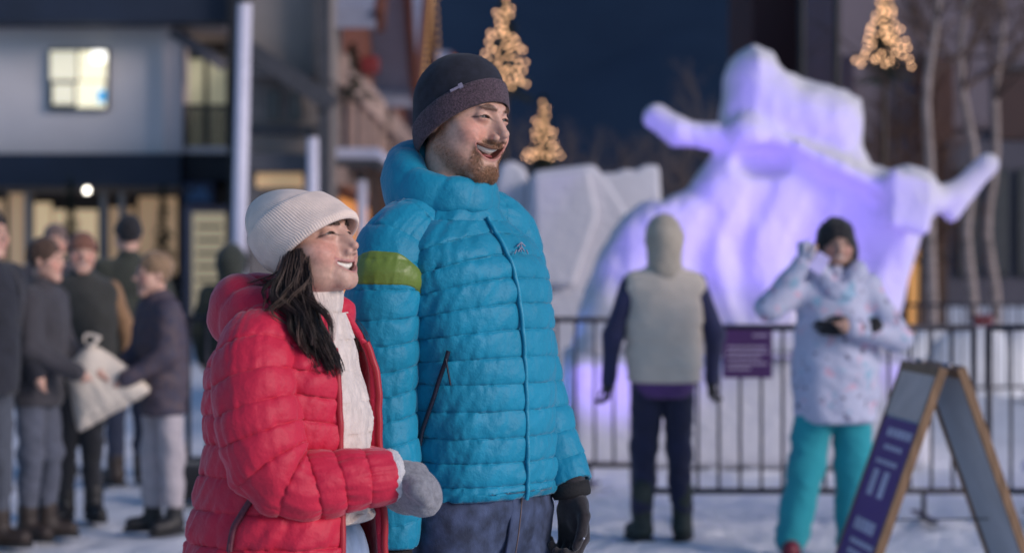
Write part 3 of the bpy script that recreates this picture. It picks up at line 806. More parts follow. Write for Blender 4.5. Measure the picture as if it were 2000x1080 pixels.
# ---------------------------------------------------------------- red-brown chalets receding down the street
rust = mat('rust_timber', (.15, .050, .030), rough=.8, var=.3, vscale=1.2, stretch=(1, 1, 4)); buff = mat('buff_trim', (.46, .33, .28), rough=.8, var=.15)
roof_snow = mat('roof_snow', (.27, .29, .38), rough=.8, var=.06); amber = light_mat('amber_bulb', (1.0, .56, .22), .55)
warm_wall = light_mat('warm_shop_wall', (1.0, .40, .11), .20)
def chalet(label, x0, y0, y1, eave, ridge, bulbs, D):
    c = empty('chalet', (x0, (y0 + y1) / 2, 0), label, 'building')
    ym = (y0 + y1) / 2
    V = [(x0, y0, 0), (x0, y1, 0), (x0, y1, eave), (x0, ym, ridge), (x0, y0, eave)]; V = V + [(x - D, y, z) for x, y, z in V]
    mesh('wall', V, [[0, 1, 2, 3, 4], [9, 8, 7, 6, 5], [0, 5, 6, 1], [1, 6, 7, 2], [4, 9, 5, 0]], rust, c, False)
    for (ya, yb) in ((y0 - .5, ym), (y1 + .5, ym)):
        za = eave - .5 * (ridge - eave) / (ym - y0)
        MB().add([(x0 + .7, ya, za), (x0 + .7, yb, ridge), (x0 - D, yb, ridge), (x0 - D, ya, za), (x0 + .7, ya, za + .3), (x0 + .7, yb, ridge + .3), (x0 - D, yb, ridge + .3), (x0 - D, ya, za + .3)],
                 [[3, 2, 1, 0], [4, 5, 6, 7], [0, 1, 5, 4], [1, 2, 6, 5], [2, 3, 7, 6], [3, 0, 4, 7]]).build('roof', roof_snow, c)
        MB().bar((x0 + .75, ya, za + .1), (x0 + .75, yb, ridge + .1), .12, .36).build('barge_board', rust, c)
        if bulbs:
            st = empty('light_string', (x0, ya, 0)); st.parent = c; st.location = (0, 0, 0)
            for t in np.linspace(0, 1, bulbs): MB().sphere((x0 + .86, ya + (yb - ya) * t, za + .1 + (ridge - za) * t), .03, 6, 4).build('bulb', amber, st, True)
    for z, h in ((4.22, .46), (2.68, .26)): MB().box((x0 + .12, ym, z), (.24, y1 - y0, h)).build('fascia', buff, c)
    n = max(2, int((y1 - y0) / 2.2))
    for k in range(n):
        yc = y0 + (k + .5) * (y1 - y0) / n
        w = MB().box((x0 + .06, yc, 3.55), (.12, .95, 1.25)).build('window', buff, c); MB().box((x0 + .13, yc, 3.55), (.04, .72, 1.05)).build('pane', mat('dim_glass'), w)
        MB().box((x0 + .10, yc + 1.05, 3.5), (.2, .3, 1.5)).build('pier', buff, c)
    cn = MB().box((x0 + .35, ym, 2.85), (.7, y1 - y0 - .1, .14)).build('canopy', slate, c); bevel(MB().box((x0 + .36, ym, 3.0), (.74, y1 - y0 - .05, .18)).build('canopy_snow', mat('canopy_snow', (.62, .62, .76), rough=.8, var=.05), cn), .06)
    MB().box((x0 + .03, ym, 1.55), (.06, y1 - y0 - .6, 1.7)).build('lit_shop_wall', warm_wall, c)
    for k in range(n + 1):
        yc = y0 + .3 + k * (y1 - y0 - .6) / n; MB().box((x0 + .62, yc, 1.4), (.14, .14, 2.8)).build('canopy_post', mat('brown_post', (.08, .05, .04), rough=.8), c)
    return c
chalet('nearest red-brown timber chalet with snowy canopy behind the man', -2.64, 28.9, 38.0, 5.1, 8.2, 0, 1.0)
chalet('middle red-brown chalet with lights along its gable edges', -2.60, 39.0, 49.5, 4.7, 7.7, 22, 2.2)
chalet('farthest red-brown chalet with lit gable beside the man\'s hat', -2.55, 53.0, 66.0, 4.7, 7.4, 22, 4.0)
# festive greenery with red ribbon on the nearest balcony
gr_ = empty('garland', W(690, 110, 30), 'evergreen garland with red bows on the red-brown chalet', 'garland')
conifer('g', (*W(688, 190, 29.5)[:2], 3.7), .95, .55, needles, gr_, 5, 260, .08, trunk=False)
for a, b in ((722, 128), (640, 50)): bevel(MB().box(W(a, b, 29.0), (.28, .12, .26)).build('bow', mat('red_ribbon', (.22, .02, .02), rough=.6), gr_), .05)

# ---------------------------------------------------------------- pale poles
polem = mat('white_painted_pole', (.70, .68, .80), rough=.5, var=.05)
def pole(px, ytop, Y, w, lab, lean=0.0):
    a = W(px, ytop, Y); b = np.array([a[0] - lean, Y, 0]); p = empty('light_pole', (b[0], b[1], 0), lab, 'pole', 'pale poles along the street')
    MB().cyl(b, a, w / 2 * 1.08, w / 2, 14).build('shaft', polem, p, True); MB().cyl(a, a + (0, 0, .12), w * .62, w * .5, 12).build('cap', black, p, True)
    MB().cyl(b, b + (0, 0, .12), w * 1.1, w * .9, 12).build('base', black, p, True)
pole(478, 6, 22, .155, 'tallest pale lavender pole left of the woman\'s beanie', .10)
pole(611, 268, 26, .145, 'short pale pole above the woman\'s beanie'); pole(706, 352, 29, .15, 'short pale pole between the woman and the man')

# ---------------------------------------------------------------- grey-purple building, tower and posts (right)
mauve = mat('mauve_panel', (.155, .13, .155), rough=.8, var=.12, vscale=.7); dusk = mat('dusk_panel', (.075, .072, .095), rough=.8, var=.15, vscale=.8)
RY = 36.0
rb = empty('building', (W(1850, 500, RY)[0], RY, 0), 'dark mauve panelled building behind the bare trees', 'building')
pbox('wall', 1668, -120, 2300, 600, RY, 6, mauve, rb)
for (a, b, c, d) in ((1642, -120, 1792, 108), (1796, -120, 1934, 108), (1796, 114, 1934, 250), (1938, -120, 2120, 128)): pbox('panel', a, b, c, d, RY - .12, .12, mauve, rb)
pbox('upper_window', 1944, 134, 2040, 272, RY - .16, .3, mat('brown_glass', (.06, .025, .022), rough=.35), rb)
pbox('ledge', 1938, 128, 2060, 134, RY - .3, .5, MATS['grey_band'], rb)
pbox('lower_wall', 1850, 276, 2300, 600, RY - .5, 1, dusk, rb)
for a in (1870, 1928, 1986): w = pbox('window', a, 330, a + 44, 540, RY - .56, .1, frame_dk, rb); pbox('pane', a + 4, 336, a + 40, 534, RY - .60, .05, mat('dim_glass'), w)
pbox('brown_bay', 1800, 116, 1862, 300, RY - .4, .6, mat('brown_bay', (.075, .035, .03), rough=.8), rb)
tw = empty('building', (W(1600, 500, 44)[0], 44, 0), 'slim dark tower between the two dark posts', 'building')
pbox('wall', 1470, -200, 1572, 600, 45, 5, mat('tower_brown', (.045, .02, .024), rough=.8), tw)
pbox('glazed_side', 1572, -200, 1645, 600, 44, 5, mat('tower_teal', (.035, .055, .085), rough=.4), tw)
for k in range(4): pbox('floor_band', 1572, 40 + k * 70, 1645, 46 + k * 70, 43.9, .2, slate, tw)
def post(px, Y, lab):
    b = W(px, 510, Y); p = empty('post', (b[0], Y, 0), lab, 'post', 'slim dark posts')
    MB().cyl((b[0], Y, 0), (b[0], Y, 7.2), .05, .045, 10).build('shaft', black, p, True); MB().box((b[0], Y, .1), (.24, .24, .2)).build('base', black, p)
post(1566, 25, 'slim dark post just left of the teal tower'); post(1634, 25.5, 'slim dark post at the edge of the mauve building')
# warm doorway/timber hut behind the fist of the sculpture
hut = empty('hut', (W(1785, 500, 30)[0], 30, 0), 'small timber hut with a warmly lit doorway under the bare trees', 'hut')
pbox('wall', 1735, 445, 1850, 700, 30, 2.4, mat('hut_timber', (.07, .04, .028), rough=.85, var=.3, vscale=2), hut)
MB().prism([W(x, y, 29.6)[[0, 2]] for x, y in ((1722, 452), (1790, 402), (1862, 452), (1862, 444), (1790, 392), (1722, 444))], 29.6, 32.6).build('roof', mat('hut_roof', (.05, .035, .03), rough=.8), hut)
d_ = pbox('doorway', 1776, 466, 1806, 690, 29.92, .1, light_mat('hut_light', (1.0, .48, .14), .10), hut); pbox('door_post', 1806, 460, 1814, 690, 29.85, .15, MATS['brown_post'], hut)
pbox('side_window', 1742, 500, 1766, 560, 29.92, .1, light_mat('hut_light_dim', (1.0, .42, .14), .05), hut)

# ---------------------------------------------------------------- bare trees
birch = mat('birch_bark', (.27, .22, .205), rough=.85, var=.35, vscale=5, stretch=(1, 1, 4)); bark2 = mat('brown_bark', (.085, .055, .045), rough=.9, var=.3, vscale=6); twig = mat('grey_twigs', (.10, .085, .09), rough=.9, var=.3)
def bare_tree(base, H, seed, label, group, tm, bm, r0=None, depth=5, spread=.5, low=.28, kids=3):
    rg = np.random.default_rng(seed); base = np.asarray(base, float); t = empty('bare_tree', base, label, 'tree', group)
    r0 = r0 or H * .014; P = [base + np.array([rg.normal() * .03 * H * k / 8, rg.normal() * .02 * H * k / 8, H * .92 * k / 8]) for k in range(9)]; P[0] = base
    C = spline(np.array(P), 22); rad = r0 * np.linspace(1, .18, 22); mesh('trunk', *tube_mesh(C, rad, 9), tm, t)
    VV, FF, b = [], [], 0
    def grow(p, d, L, r, k):
        nonlocal b
        n = 4; pts = [p]
        for i in range(n): d = d + rg.normal(size=3) * .16 + np.array([0, 0, .07]); d /= np.linalg.norm(d); pts.append(pts[-1] + d * L / n)
        V, Fc = tube_mesh(np.array(pts), np.linspace(r, r * .5, n + 1), 4); VV.append(V); FF.append(Fc + b); b += len(V)
        if k > 0:
            for j in range(kids):
                q = pts[rg.integers(1, n + 1)]; dd = d + rg.normal(size=3) * spread; dd /= np.linalg.norm(dd); grow(q, dd, L * (.55 + .2 * rg.random()), r * .55, k - 1)
    for i in range(6, 22):
        if i / 22 < low: continue
        for _ in range(2):
            a = rg.random() * 6.283; d = np.array([math.cos(a), math.sin(a), .75]); d /= np.linalg.norm(d); grow(C[i], d, H * .24 * (1.15 - i / 24), rad[i] * .55, depth - 3)
    mesh('crown', np.vstack(VV), np.vstack(FF), bm, t)
    return t
for i, (px, Y, H, lab, tm, bm, dp) in enumerate(((1824, 24, 7.5, 'pale birch left of the other two, right of the sculpture', birch, bark2, 5), (1900, 26, 8.0, 'middle pale birch in front of the mauve building', birch, bark2, 5), (1942, 27, 8.2, 'rightmost pale birch in front of the mauve building', birch, bark2, 5))):
    bare_tree((W(px, 500, Y)[0], Y, 0), H, 40 + i, lab, 'birches by the mauve building', tm, bm, .085, dp, .5, .42)
bare_tree((W(1752, 500, 27)[0], 27, 0), 4.6, 51, 'dense brown bare tree under the lit tree on the right', 'brown bare trees', bark2, mat('brown_twigs', (.10, .052, .035), rough=.9, var=.3), .06, 6, .62, .25)
bare_tree((W(1800, 500, 28)[0], 28, 0), 5.0, 52, 'brown bare tree in front of the brown bay', 'brown bare trees', bark2, MATS['brown_twigs'], .06, 6, .6, .25)
k = 0
for px, Y, ytop in ((1345, 62, 105), (1385, 58, 190), (1300, 70, 205), (1120, 66, 225), (1165, 72, 240), (1205, 64, 250), (1240, 75, 262), (1085, 78, 265), (1015, 70, 215)):
    H = CAM_H + (HZ - ytop) / F * Y; k += 1
    side = ('left shoulder of the lit sculpture' if px > 1280 else 'tops of the snow blocks')
    bare_tree((W(px, 500, Y)[0], Y, 0), H, 60 + k, '%s from the left of the far grey bare trees behind the snow carvings' % ['first', 'second', 'third', 'fourth', 'fifth', 'sixth', 'seventh', 'eighth', 'last'][sorted([1345, 1385, 1300, 1120, 1165, 1205, 1240, 1085, 1015]).index(px)], 'far bare trees', twig, twig, .11, 5, .42, .25)

# ---------------------------------------------------------------- evergreens hung with warm bulbs, on tall bare stems
bulb_m = light_mat('warm_bulb', (1.0, .55, .29), 5.2)
def lit_tree(px, ytop, ybot, halfw, Y, lab, n, seed):
    rg = np.random.default_rng(seed); top = W(px, ytop, Y); bot = W(px, ybot, Y); hw = halfw / F * Y; H = top[2] - bot[2]
    t = empty('lit_tree', (top[0], Y, 0), lab, 'tree', 'evergreens hung with warm bulbs')
    conifer('x', (top[0], Y, bot[2] - .15), H + .15, hw, needles, t, seed, 900, .06, trunk=False, z0=0)
    MB().cyl((top[0], Y, 0), (top[0], Y, top[2] - .2), .075, .02, 10).build('trunk', mat('bark'), t, True)
    sm = None; done = []
    tries = 0
    while len(done) < n and tries < 6000:
        tries += 1
        u = rg.random() ** .8; a = rg.random() * 6.283; rr = hw * (u * .95 + .05) * (.30 + .75 * rg.random() ** .7); a = -abs(((a + 3.1416) % 6.2832) - 3.1416) if rg.random() < .7 else a; p = np.array([math.cos(a) * rr, math.sin(a) * rr, H * (1 - u)])
        if any(abs(p[0] - q[0]) + abs(p[2] - q[2]) < .082 for q in done): continue
        done.append(p)
        if sm is None:
            o = MB().sphere((0, 0, 0), .015, 8, 6).build('bulb', bulb_m, None, True); sm = o.data
        else:
            o = bpy.data.objects.new('bulb', sm); COL.objects.link(o)
        o.parent = t; o.location = (p[0], p[1], bot[2] + p[2])
lit_tree(987, -28, 172, 62, 28, 'tallest tree of warm lights rising behind the man\'s beanie', 58, 3)
lit_tree(1061, 186, 312, 36, 33, 'smallest tree of warm lights above the grey snow blocks', 34, 4)
lit_tree(1727, -20, 132, 60, 26, 'tree of warm lights at upper right against the mauve building', 52, 5)
# a few stray bulbs low among the trees
sb = empty('light_string', W(1810, 365, 26), 'short cluster of warm bulbs just above the sculpture\'s raised pole', 'lights')
for a, b in ((1803, 358), (1812, 366), (1806, 372)): MB().sphere(W(a, b, 26), .02, 8, 6).build('bulb', light_mat('warm_bulb_dim', (1.0, .55, .22), 5.0), sb, True)
MB().cyl(W(1795, 362, 26), W(1822, 366, 26), .006).build('wire', black, sb)

# ---------------------------------------------------------------- snow carvings
def sd_poly(x, z, P):
    P = np.asarray(P, np.float32); n = len(P); d = np.full(len(x), 1e9, np.float32); s = np.ones(len(x), np.float32)
    for i in range(n):
        a = P[i]; b = P[i - 1]; e = b - a; wx = x - a[0]; wz = z - a[1]; t = np.clip((wx * e[0] + wz * e[1]) / (e @ e), 0, 1)
        d = np.minimum(d, (wx - e[0] * t) ** 2 + (wz - e[1] * t) ** 2)
        c1 = z >= a[1]; c2 = z < b[1]; c3 = e[0] * wz > e[1] * wx
        s = np.where((c1 & c2 & c3) | (~c1 & ~c2 & ~c3), -s, s)
    return s * np.sqrt(d)
SY = 15.0
S_ = lambda px, py, dy=0.0: np.array([(px - 1000) / F * SY, SY + dy, CAM_H + (HZ - py) / F * SY])
out = [(1424, 150), (1436, 116), (1466, 99), (1498, 112), (1514, 146), (1560, 166), (1640, 186), (1666, 200), (1671, 232), (1668, 288), (1690, 328), (1730, 340), (1768, 362), (1796, 402), (1798, 432), (1768, 452), (1742, 482), (1734, 540), (1738, 640), (1745, 700), (1120, 700), (1136, 600), (1168, 512), (1220, 428), (1258, 400), (1296, 396), (1348, 374), (1384, 318), (1408, 286), (1414, 240), (1420, 190)]
OP = np.array([S_(a, b)[[0, 2]] for a, b in out], np.float32)
px = 1 / F * SY
def sculpture(p):
    d2 = sd_poly(p[:, 0], p[:, 2], OP)
    zf = np.clip((S_(0, 100)[2] - p[:, 2]) / 2.3, 0, 1)            # thicker towards the base
    th = .46 - .08 * zf
    d = smax(d2, np.abs(p[:, 1] - SY) - th, .30) - .02
    st = chain(p, [S_(1279, 232, -.2), S_(1318, 262, -.25), S_(1390, 275, -.3), S_(1452, 266, -.38), S_(1545, 292, -.45), S_(1625, 340, -.5), S_(1700, 376, -.5), S_(1775, 398, -.42), S_(1850, 385, -.36), S_(1912, 324, -.3)], [25 * px, 26 * px, 25 * px, 22 * px, 20 * px, 20 * px, 22 * px, 24 * px, 23 * px, 22 * px], .05)
    d = smin(d, st, .07)
    d = smin(d, cap(p, S_(1826, 392, -.36), S_(1836, 414, -.36), 18 * px, 21 * px), .04)
    d = smin(d, ell(p, S_(1750, 385, -.42), (.25, .24, .22)), .06)
    # hand at the raised pole and the big fist
    d = smin(d, ell(p, S_(1452, 268, -.40), (.16, .14, .15)), .05)
    for k in range(4): d = smin(d, cap(p, S_(1722 + k * 18, 350 + k * 7, -.62), S_(1714 + k * 17, 436 + k * 4, -.66), .066, .058), .02)
    d = smin(d, cap(p, S_(1735, 440, -.35), S_(1706, 600, -.1), .20, .17), .10)
    # folds of the cloak
    for a, b, c, r in (((1500, 330), (1430, 470), (1440, 610), .07), ((1590, 380), (1560, 500), (1580, 620), .09), ((1380, 420), (1345, 520), (1400, 640), .08), ((1640, 420), (1660, 520), (1650, 640), .07)):
        g = chain(p, [S_(*a, -.50), S_(*b, -.50), S_(*c, -.48)], [r * 1.2, r * 1.8, r * 1.9], .05); d = smax(d, -g, .05)
    d = smax(d, -ell(p, S_(1475, 322, -.48), (.24, .22, .13)), .06); d = smax(d, -cap(p, S_(1500, 318, -.52), S_(1680, 402, -.54), .09, .08), .05)
    d = smax(d, -cap(p, S_(1520, 262, -.50), S_(1650, 310, -.5), .05, .05), .06)
    d = d + .014 * vnoise(p * 6) + .010 * vnoise(np.stack([p[:, 0] * 22, p[:, 1] * 8, p[:, 2] * 7], 1))
    return d
sc_o = empty('snow_sculpture', (S_(1440, 0)[0], SY, 0), 'tall snow sculpture of a cloaked figure gripping a pole, lit purple', 'sculpture')
sdf_mesh('figure', sculpture, (S_(1110, 0)[0], SY - 1.3, S_(0, 690)[2]), (S_(1940, 0)[0], SY + 1.0, S_(0, 85)[2] + .05), .030, packed, sc_o)
bevel(MB().box(((S_(1120, 0)[0] + S_(1740, 0)[0]) / 2, SY, .38), (2.5, 2.4, .76)).build('plinth', packed, sc_o), .08, 3)
sl_ = MB().box(((S_(1400, 0)[0] + S_(1555, 0)[0]) / 2, SY - 1.22, S_(0, 640)[2] - .05), (.62, .5, .14)).build('ledge', packed, sc_o); bevel(sl_, .04)
# grey unlit carvings to its left
def carving(label, poly, Y, dep, bits=()):
    c = empty('snow_sculpture', (W(poly[0][0], 500, Y)[0], Y, 0), label, 'sculpture', 'unlit snow carvings')
    o = MB().prism([W(a, b, Y)[[0, 2]] for a, b in poly], Y, Y + dep).build('block', packed, c); bevel(o, .06, 3)
    for q in bits: bevel(MB().prism([W(a, b, Y - .1)[[0, 2]] for a, b in q[0]], Y - q[1], Y + .2).build('slab', packed, c), .04, 2)
b1 = 510 + CAM_H * F / 17.5
carving('blunt grey snow block right behind the man\'s chin', [(940, b1), (955, 420), (975, 322), (1000, 312), (1028, 330), (1034, 360), (1050, b1)], 18.6, 1.6)
carving('large grey slanting snow block left of the lit sculpture', [(1020, b1), (1034, 350), (1046, 334), (1160, 320), (1182, 346), (1236, 430), (1262, 520), (1290, b1)], 17.5, 1.8, (([(1040, 345), (1150, 330), (1168, 420), (1120, 560), (1045, 560)], .16),))
carving('upright grey snow block with notched top behind the slanting one', [(1150, b1 - 40), (1176, 336), (1200, 338), (1222, 328), (1240, 334), (1258, 322), (1288, 322), (1292, 400), (1296, b1 - 40)], 19.6, 1.2)

# purple floodlights that light the sculpture from the ground, plus two added on stands
def flood(pos, aim, power, color, lab, spot=70, blend=.8):
    pos = np.asarray(pos, float); aim = np.asarray(aim, float); f = empty('floodlight', (pos[0], pos[1], 0), lab, 'lamp', 'purple floodlights at the sculpture')
    d = aim - pos; d /= np.linalg.norm(d)
    MB().bar(pos - d * .05, pos + d * .02, .12, .08).build('housing', polem, f); MB().bar(pos + d * .021, pos + d * .026, .10, .065).build('lens', light_mat('purple_lens', (.42, .34, 1.0), 3.0), f)
    MB().box((pos[0], pos[1], pos[2] / 2), (.03, .03, pos[2])).build('stand', polem, f)
    L = bpy.data.lights.new('flood_light', 'SPOT'); L.energy = power; L.color = color; L.spot_size = R(spot); L.spot_blend = blend; L.shadow_soft_size = .12
    o = bpy.data.objects.new('flood_light', L); COL.objects.link(o); o.parent = f; q = pos + d * .06
    o.location = tuple(q - np.array([pos[0], pos[1], 0])); o.rotation_euler = Vector(d).to_track_quat('-Z', 'Y').to_euler()
PUR = (.31, .18, 1.0); xw0 = lambda px, Y: (px - 1000) / F * Y
flood((S_(1090, 0)[0], 12.9, .12), S_(1380, 330), 55, PUR, 'leftmost purple floodlight, low on the snow before the sculpture')
flood((xw0(1326, 11.75), 11.75, .98), S_(1450, 240), 190, PUR, 'purple floodlight on a stand behind the person in the cream vest', 58)  # added lamp, kept out of view, to brighten the sculpture's upper part
flood((xw0(1592, 11.75), 11.75, .98), S_(1570, 260), 65, PUR, 'purple floodlight on a stand behind the skier', 58)  # second added lamp, unseen behind the figure, for the same purpose
flood((S_(1880, 0)[0], 13.0, .12), S_(1660, 300), 80, PUR, 'rightmost purple floodlight, low on the snow before the sculpture')
flood((S_(1040, 0)[0], 14.6, .12), S_(1230, 500), 30, (.16, .28, 1.0), 'bluish floodlight low at the left of the sculpture')

# ---------------------------------------------------------------- crowd barriers
iron = mat('dark_barrier_steel', (.035, .033, .045), rough=.45, var=.2, vscale=10, metallic=.3)
def barrier(a, b, lab, hgt=1.07, lo=.16, sp=.118, lift=0.0):
    a = np.array([*a, lift], float); b = np.array([*b, lift], float); L = np.linalg.norm(b - a); u = (b - a) / L; nrm = np.array([-u[1], u[0], 0])
    e = empty('crowd_barrier', (a + b) / 2, lab, 'barrier', 'steel crowd barriers')
    up = np.array([0, 0, 1.0])
    fr = MB(); fr.cyl(a + up * .03, a + up * hgt, .018, n=8); fr.cyl(b + up * .03, b + up * hgt, .018, n=8); fr.cyl(a + up * hgt, b + up * hgt, .018, n=8); fr.cyl(a + up * lo, b + up * lo, .018, n=8)
    fr.build('frame', iron, e, True)
    n = int(L / sp); bar = None
    for k in range(1, n):
        p = a + u * L * k / n
        if bar is None:
            o = MB().cyl((0, 0, lo), (0, 0, hgt), .0095, n=7).build('bar', iron, None, True); bar = o.data
        else: o = bpy.data.objects.new('bar', bar); COL.objects.link(o)
        o.parent = e; o.location = tuple(p - np.array((a + b) / 2) )
        o.location = (p[0] - e.location[0], p[1] - e.location[1], 0)
    for p in (a + u * .28, b - u * .28):
        MB().bar(p - nrm * .27 + up * .02, p + nrm * .27 + up * .02, .045, .012).cyl(p + up * .02, p + up * lo, .014, n=7).build('foot', iron, e)
BYF = 11.1
xw = lambda px, Y: (px - 1000) / F * Y
barrier((xw(1238, BYF), BYF), (xw(1902, BYF), BYF), 'dark barrier with the purple notice, behind the skier in teal trousers')
barrier((xw(1930, BYF), BYF - .02), (xw(2620, BYF), BYF + .05), 'rightmost dark barrier behind the folding sign')
barrier((xw(905, 12.7), 12.75), (xw(1236, 12.5), 12.5), 'dark barrier between the man and the person in the cream vest')
barrier((xw(368, 12.9), 12.9), (xw(884, 12.9), 12.85), 'dark barrier behind the couple, left end by the blond boy')
barrier((xw(1745, 20), 20), (xw(2070, 20), 20.3), 'far barrier in front of the snow heaps at right', 1.0)
barrier((xw(1075, 21), 21.5), (xw(1180, 21), 21.5), 'short far barrier below the slanting snow block', 1.0)
# purple notice on the barrier
pp0 = W(1412, 738, BYF - .03); pp1 = W(1508, 643, BYF - .03)
ns = empty('notice', ((pp0[0] + pp1[0]) / 2, BYF - .03, pp0[2]), 'small purple notice hung on the dark barrier', 'sign')
MB().box(((pp0[0] + pp1[0]) / 2, BYF - .03, (pp0[2] + pp1[2]) / 2), (pp1[0] - pp0[0], .008, pp1[2] - pp0[2])).build('panel', mat('purple_print', (.058, .016, .105), rough=.5, var=.1), ns)
txt = mat('pale_print', (.42, .36, .52), rough=.6)
for i, (x0, x1, y) in enumerate(((1470, 1500, 655), (1420, 1496, 678), (1420, 1500, 688), (1420, 1488, 698), (1420, 1498, 710), (1420, 1466, 720))):
    q0 = W(x0, y + 2, BYF - .036); q1 = W(x1, y - 2, BYF - .036)
    x = q0[0]
    while x < q1[0] - .012:
        w = .012 + .03 * random.random(); w = min(w, q1[0] - x)
        MB().box((x + w / 2, BYF - .036, (q0[2] + q1[2]) / 2), (w * .85, .003, q1[2] - q0[2])).build('word', txt, ns); x += w
# snow heaps at right
for i, (px_, py_, r_, lab) in enumerate(((1905, 600, .55, 'largest snow heap behind the far barrier'), (1965, 610, .4, 'snow heap at the right edge behind the far barrier'), (1790, 618, .35, 'small snow heap below the timber hut'))):
    b = W(px_, py_, 22); o = mesh('snow_heap', *(lambda m_: (np.array(m_.V) + fbm(np.array(m_.V) * 3.5 + i, 3)[:, None] * np.array([.16, .16, .22]), m_.F))(MB().sphere((b[0], 22, .15), (r_ * 1.5, r_, (b[2] - .15) * .72), 24, 14)), snow, None, True); tag(o, lab, 'snow heap', 'snow heaps at right')
rx = MB().box(W(1920, 626, 20.8), (.2, .15, .13)); o = rx.build('crate', mat('red_crate', (.18, .03, .04), rough=.6)); tag(o, 'small red crate by the snow heaps', 'crate'); bevel(o, .03); o.location = (0, 0, 0)
rx = MB().box(W(1092, 638, 20.8), (.2, .2, .35)); o = rx.build('marker', mat('red_marker', (.30, .03, .02), rough=.6)); tag(o, 'small red marker beside the man\'s sleeve', 'marker'); bevel(o, .03)

# ---------------------------------------------------------------- folding notice board (right foreground)
AY = 8.0
wood = mat('pine_edge', (.26, .15, .08), rough=.6, var=.25, vscale=6, stretch=(6, 6, 1)); backm = mat('grey_board_back', (.46, .50, .55), rough=.65, var=.15, vscale=3); purple_p = mat('purple_poster', (.12, .05, .23), rough=.45, var=.12, vscale=2)
apex = W(1822, 712, AY); yaw_a = R(-5); u_ = np.array([math.sin(yaw_a), math.cos(yaw_a), 0]); v_ = np.array([math.cos(yaw_a), -math.sin(yaw_a), 0])
fs = empty('folding_sign', (apex[0], AY, 0), 'folding wooden notice board with purple poster, standing on the snow', 'sign')
def leaf(s, half, m_in, nm):
    """one leaf of the board: s = -1 left, +1 right; half = spread at the ground"""
    top = apex + v_ * s * .035 + (0, 0, -.0); bot = np.array([apex[0], AY, 0.0]) + v_ * s * half
    d = bot - top; L = np.linalg.norm(d); d /= L; n = np.cross(u_, d) * (1 if s < 0 else -1); n /= np.linalg.norm(n)
    rot = np.array([u_, d, n]).T; c = (top + bot) / 2; Wd = .54
    o = MB().box(c, (Wd - .07, L - .08, .014), rot=rot).build(nm, m_in, fs)
    for k in (-1, 1):
        MB().box(c + u_ * k * (Wd / 2 - .018), (.024, L, .034), rot=rot).build('stile', wood, fs)
        MB().box(c + d * k * (L / 2 - .02), (Wd - .073, .04, .034), rot=rot).build('rail', wood, fs)
    return c, d, n, L, rot, o
c, d, n, L, rot, oL = leaf(-1, .40, backm, 'left_panel')
sgn = 1 if n[0] < 0 else -1; n = n * sgn
MB().box(c + n * .012 + d * .09, (.485, L - .30, .004), rot=rot).build('poster', purple_p, oL)
MB().box(c + n * .012 - d * (L / 2 - .135), (.485, .19, .004), rot=rot).build('poster_header', mat('cream_header', (.62, .50, .45), rough=.5), oL)
wh = mat('white_print', (.62, .58, .70), rough=.5)
rows_ = [(.20, .34, .035), (.27, .26, .02), (.34, .30, .02), (.44, .10, .11), (.44, .10, .11), (.64, .30, .05), (.72, .34, .022), (.77, .28, .022), (.82, .33, .022), (.90, .24, .03)]
for i, (t, w, h) in enumerate(rows_):
    du = -.06 if i == 3 else (.09 if i == 4 else -.04 + .02 * (i % 3))
    for q in range(max(1, int(w / .055))):
        ww = w / max(1, int(w / .055)); MB().box(c + n * .0150 + d * (-L / 2 + .12 + t * (L - .2)) + u_ * (du - w / 2 + (q + .5) * ww), (ww * .72, h, .003), rot=rot).build('print', wh, oL)
c2, d2, n2, L2, rot2, oR = leaf(1, .40, backm, 'right_panel')
for k_ in (-.22, .14): MB().cyl(apex + u_ * k_ + (0, 0, .005), apex + u_ * (k_ + .08) + (0, 0, .005), .012).build('hinge', mat('steel', (.35, .34, .38), rough=.35, metallic=.9), fs, True)
MB().bar((apex + np.array([0, 0, -.62]) - v_ * .23), (apex + np.array([0, 0, -.62]) + v_ * .23), .012, .004).build('stay', black, fs)

# ------------------------------------------------------------------ hands, trousers and boots shared by everyone
def hand_sdf(p, wr, d, t, n, s=1.0, curl=(35, 48, 35), thumb=1.0, spread=1.0):
    """wr wrist point; d finger direction, t thumb side, n palm side (unit vectors)"""
    d, t, n = [np.asarray(v, float) / np.linalg.norm(v) for v in (d, t, n)]
    M = np.array([t, d, n]).T; q = ((p - np.asarray(wr, np.float32)) @ M.astype(np.float32)) / s
    D = smin(cap(q, (0, -.03, 0), (0, .015, 0), .029, .029), rbox(q, (0, .052, 0), (.041, .046, .0155), .0145), .02)
    D = smin(D, ell(q, (.022, .035, .012), (.02, .032, .014)), .01)
    for i, (o, L, r) in enumerate(((.031, .074, .0098), (.0105, .083, .0102), (-.0105, .077, .0098), (-.030, .060, .0088))):
        a = 0.0; P = np.array([o * spread, .088 - .004 * abs(i - 1), 0.0]); pts = [P.copy() - (0, .02, 0), P.copy()]
        for k, fr in enumerate((.44, .31, .25)):
            a += R(curl[k] * (1 + .1 * (i - 1))); P = P + L * fr * np.array([0, math.cos(a), math.sin(a)]); pts.append(P.copy())
        D = smin(D, chain(q, pts, [r * 1.1, r * 1.08, r, r * .93, r * .8], .003), .006)
    th = chain(q, [(.03, .012, .006), (.050, .040, .016 * thumb), (.053, .070, .028 * thumb), (.046, .094, .038 * thumb)], [.0145, .0128, .0115, .0095], .004)
    return smin(D, th, .008) * s

def leg_sdf(p, hip, knee, ank, r):
    return chain(p, [hip, knee, ank], r, .03)

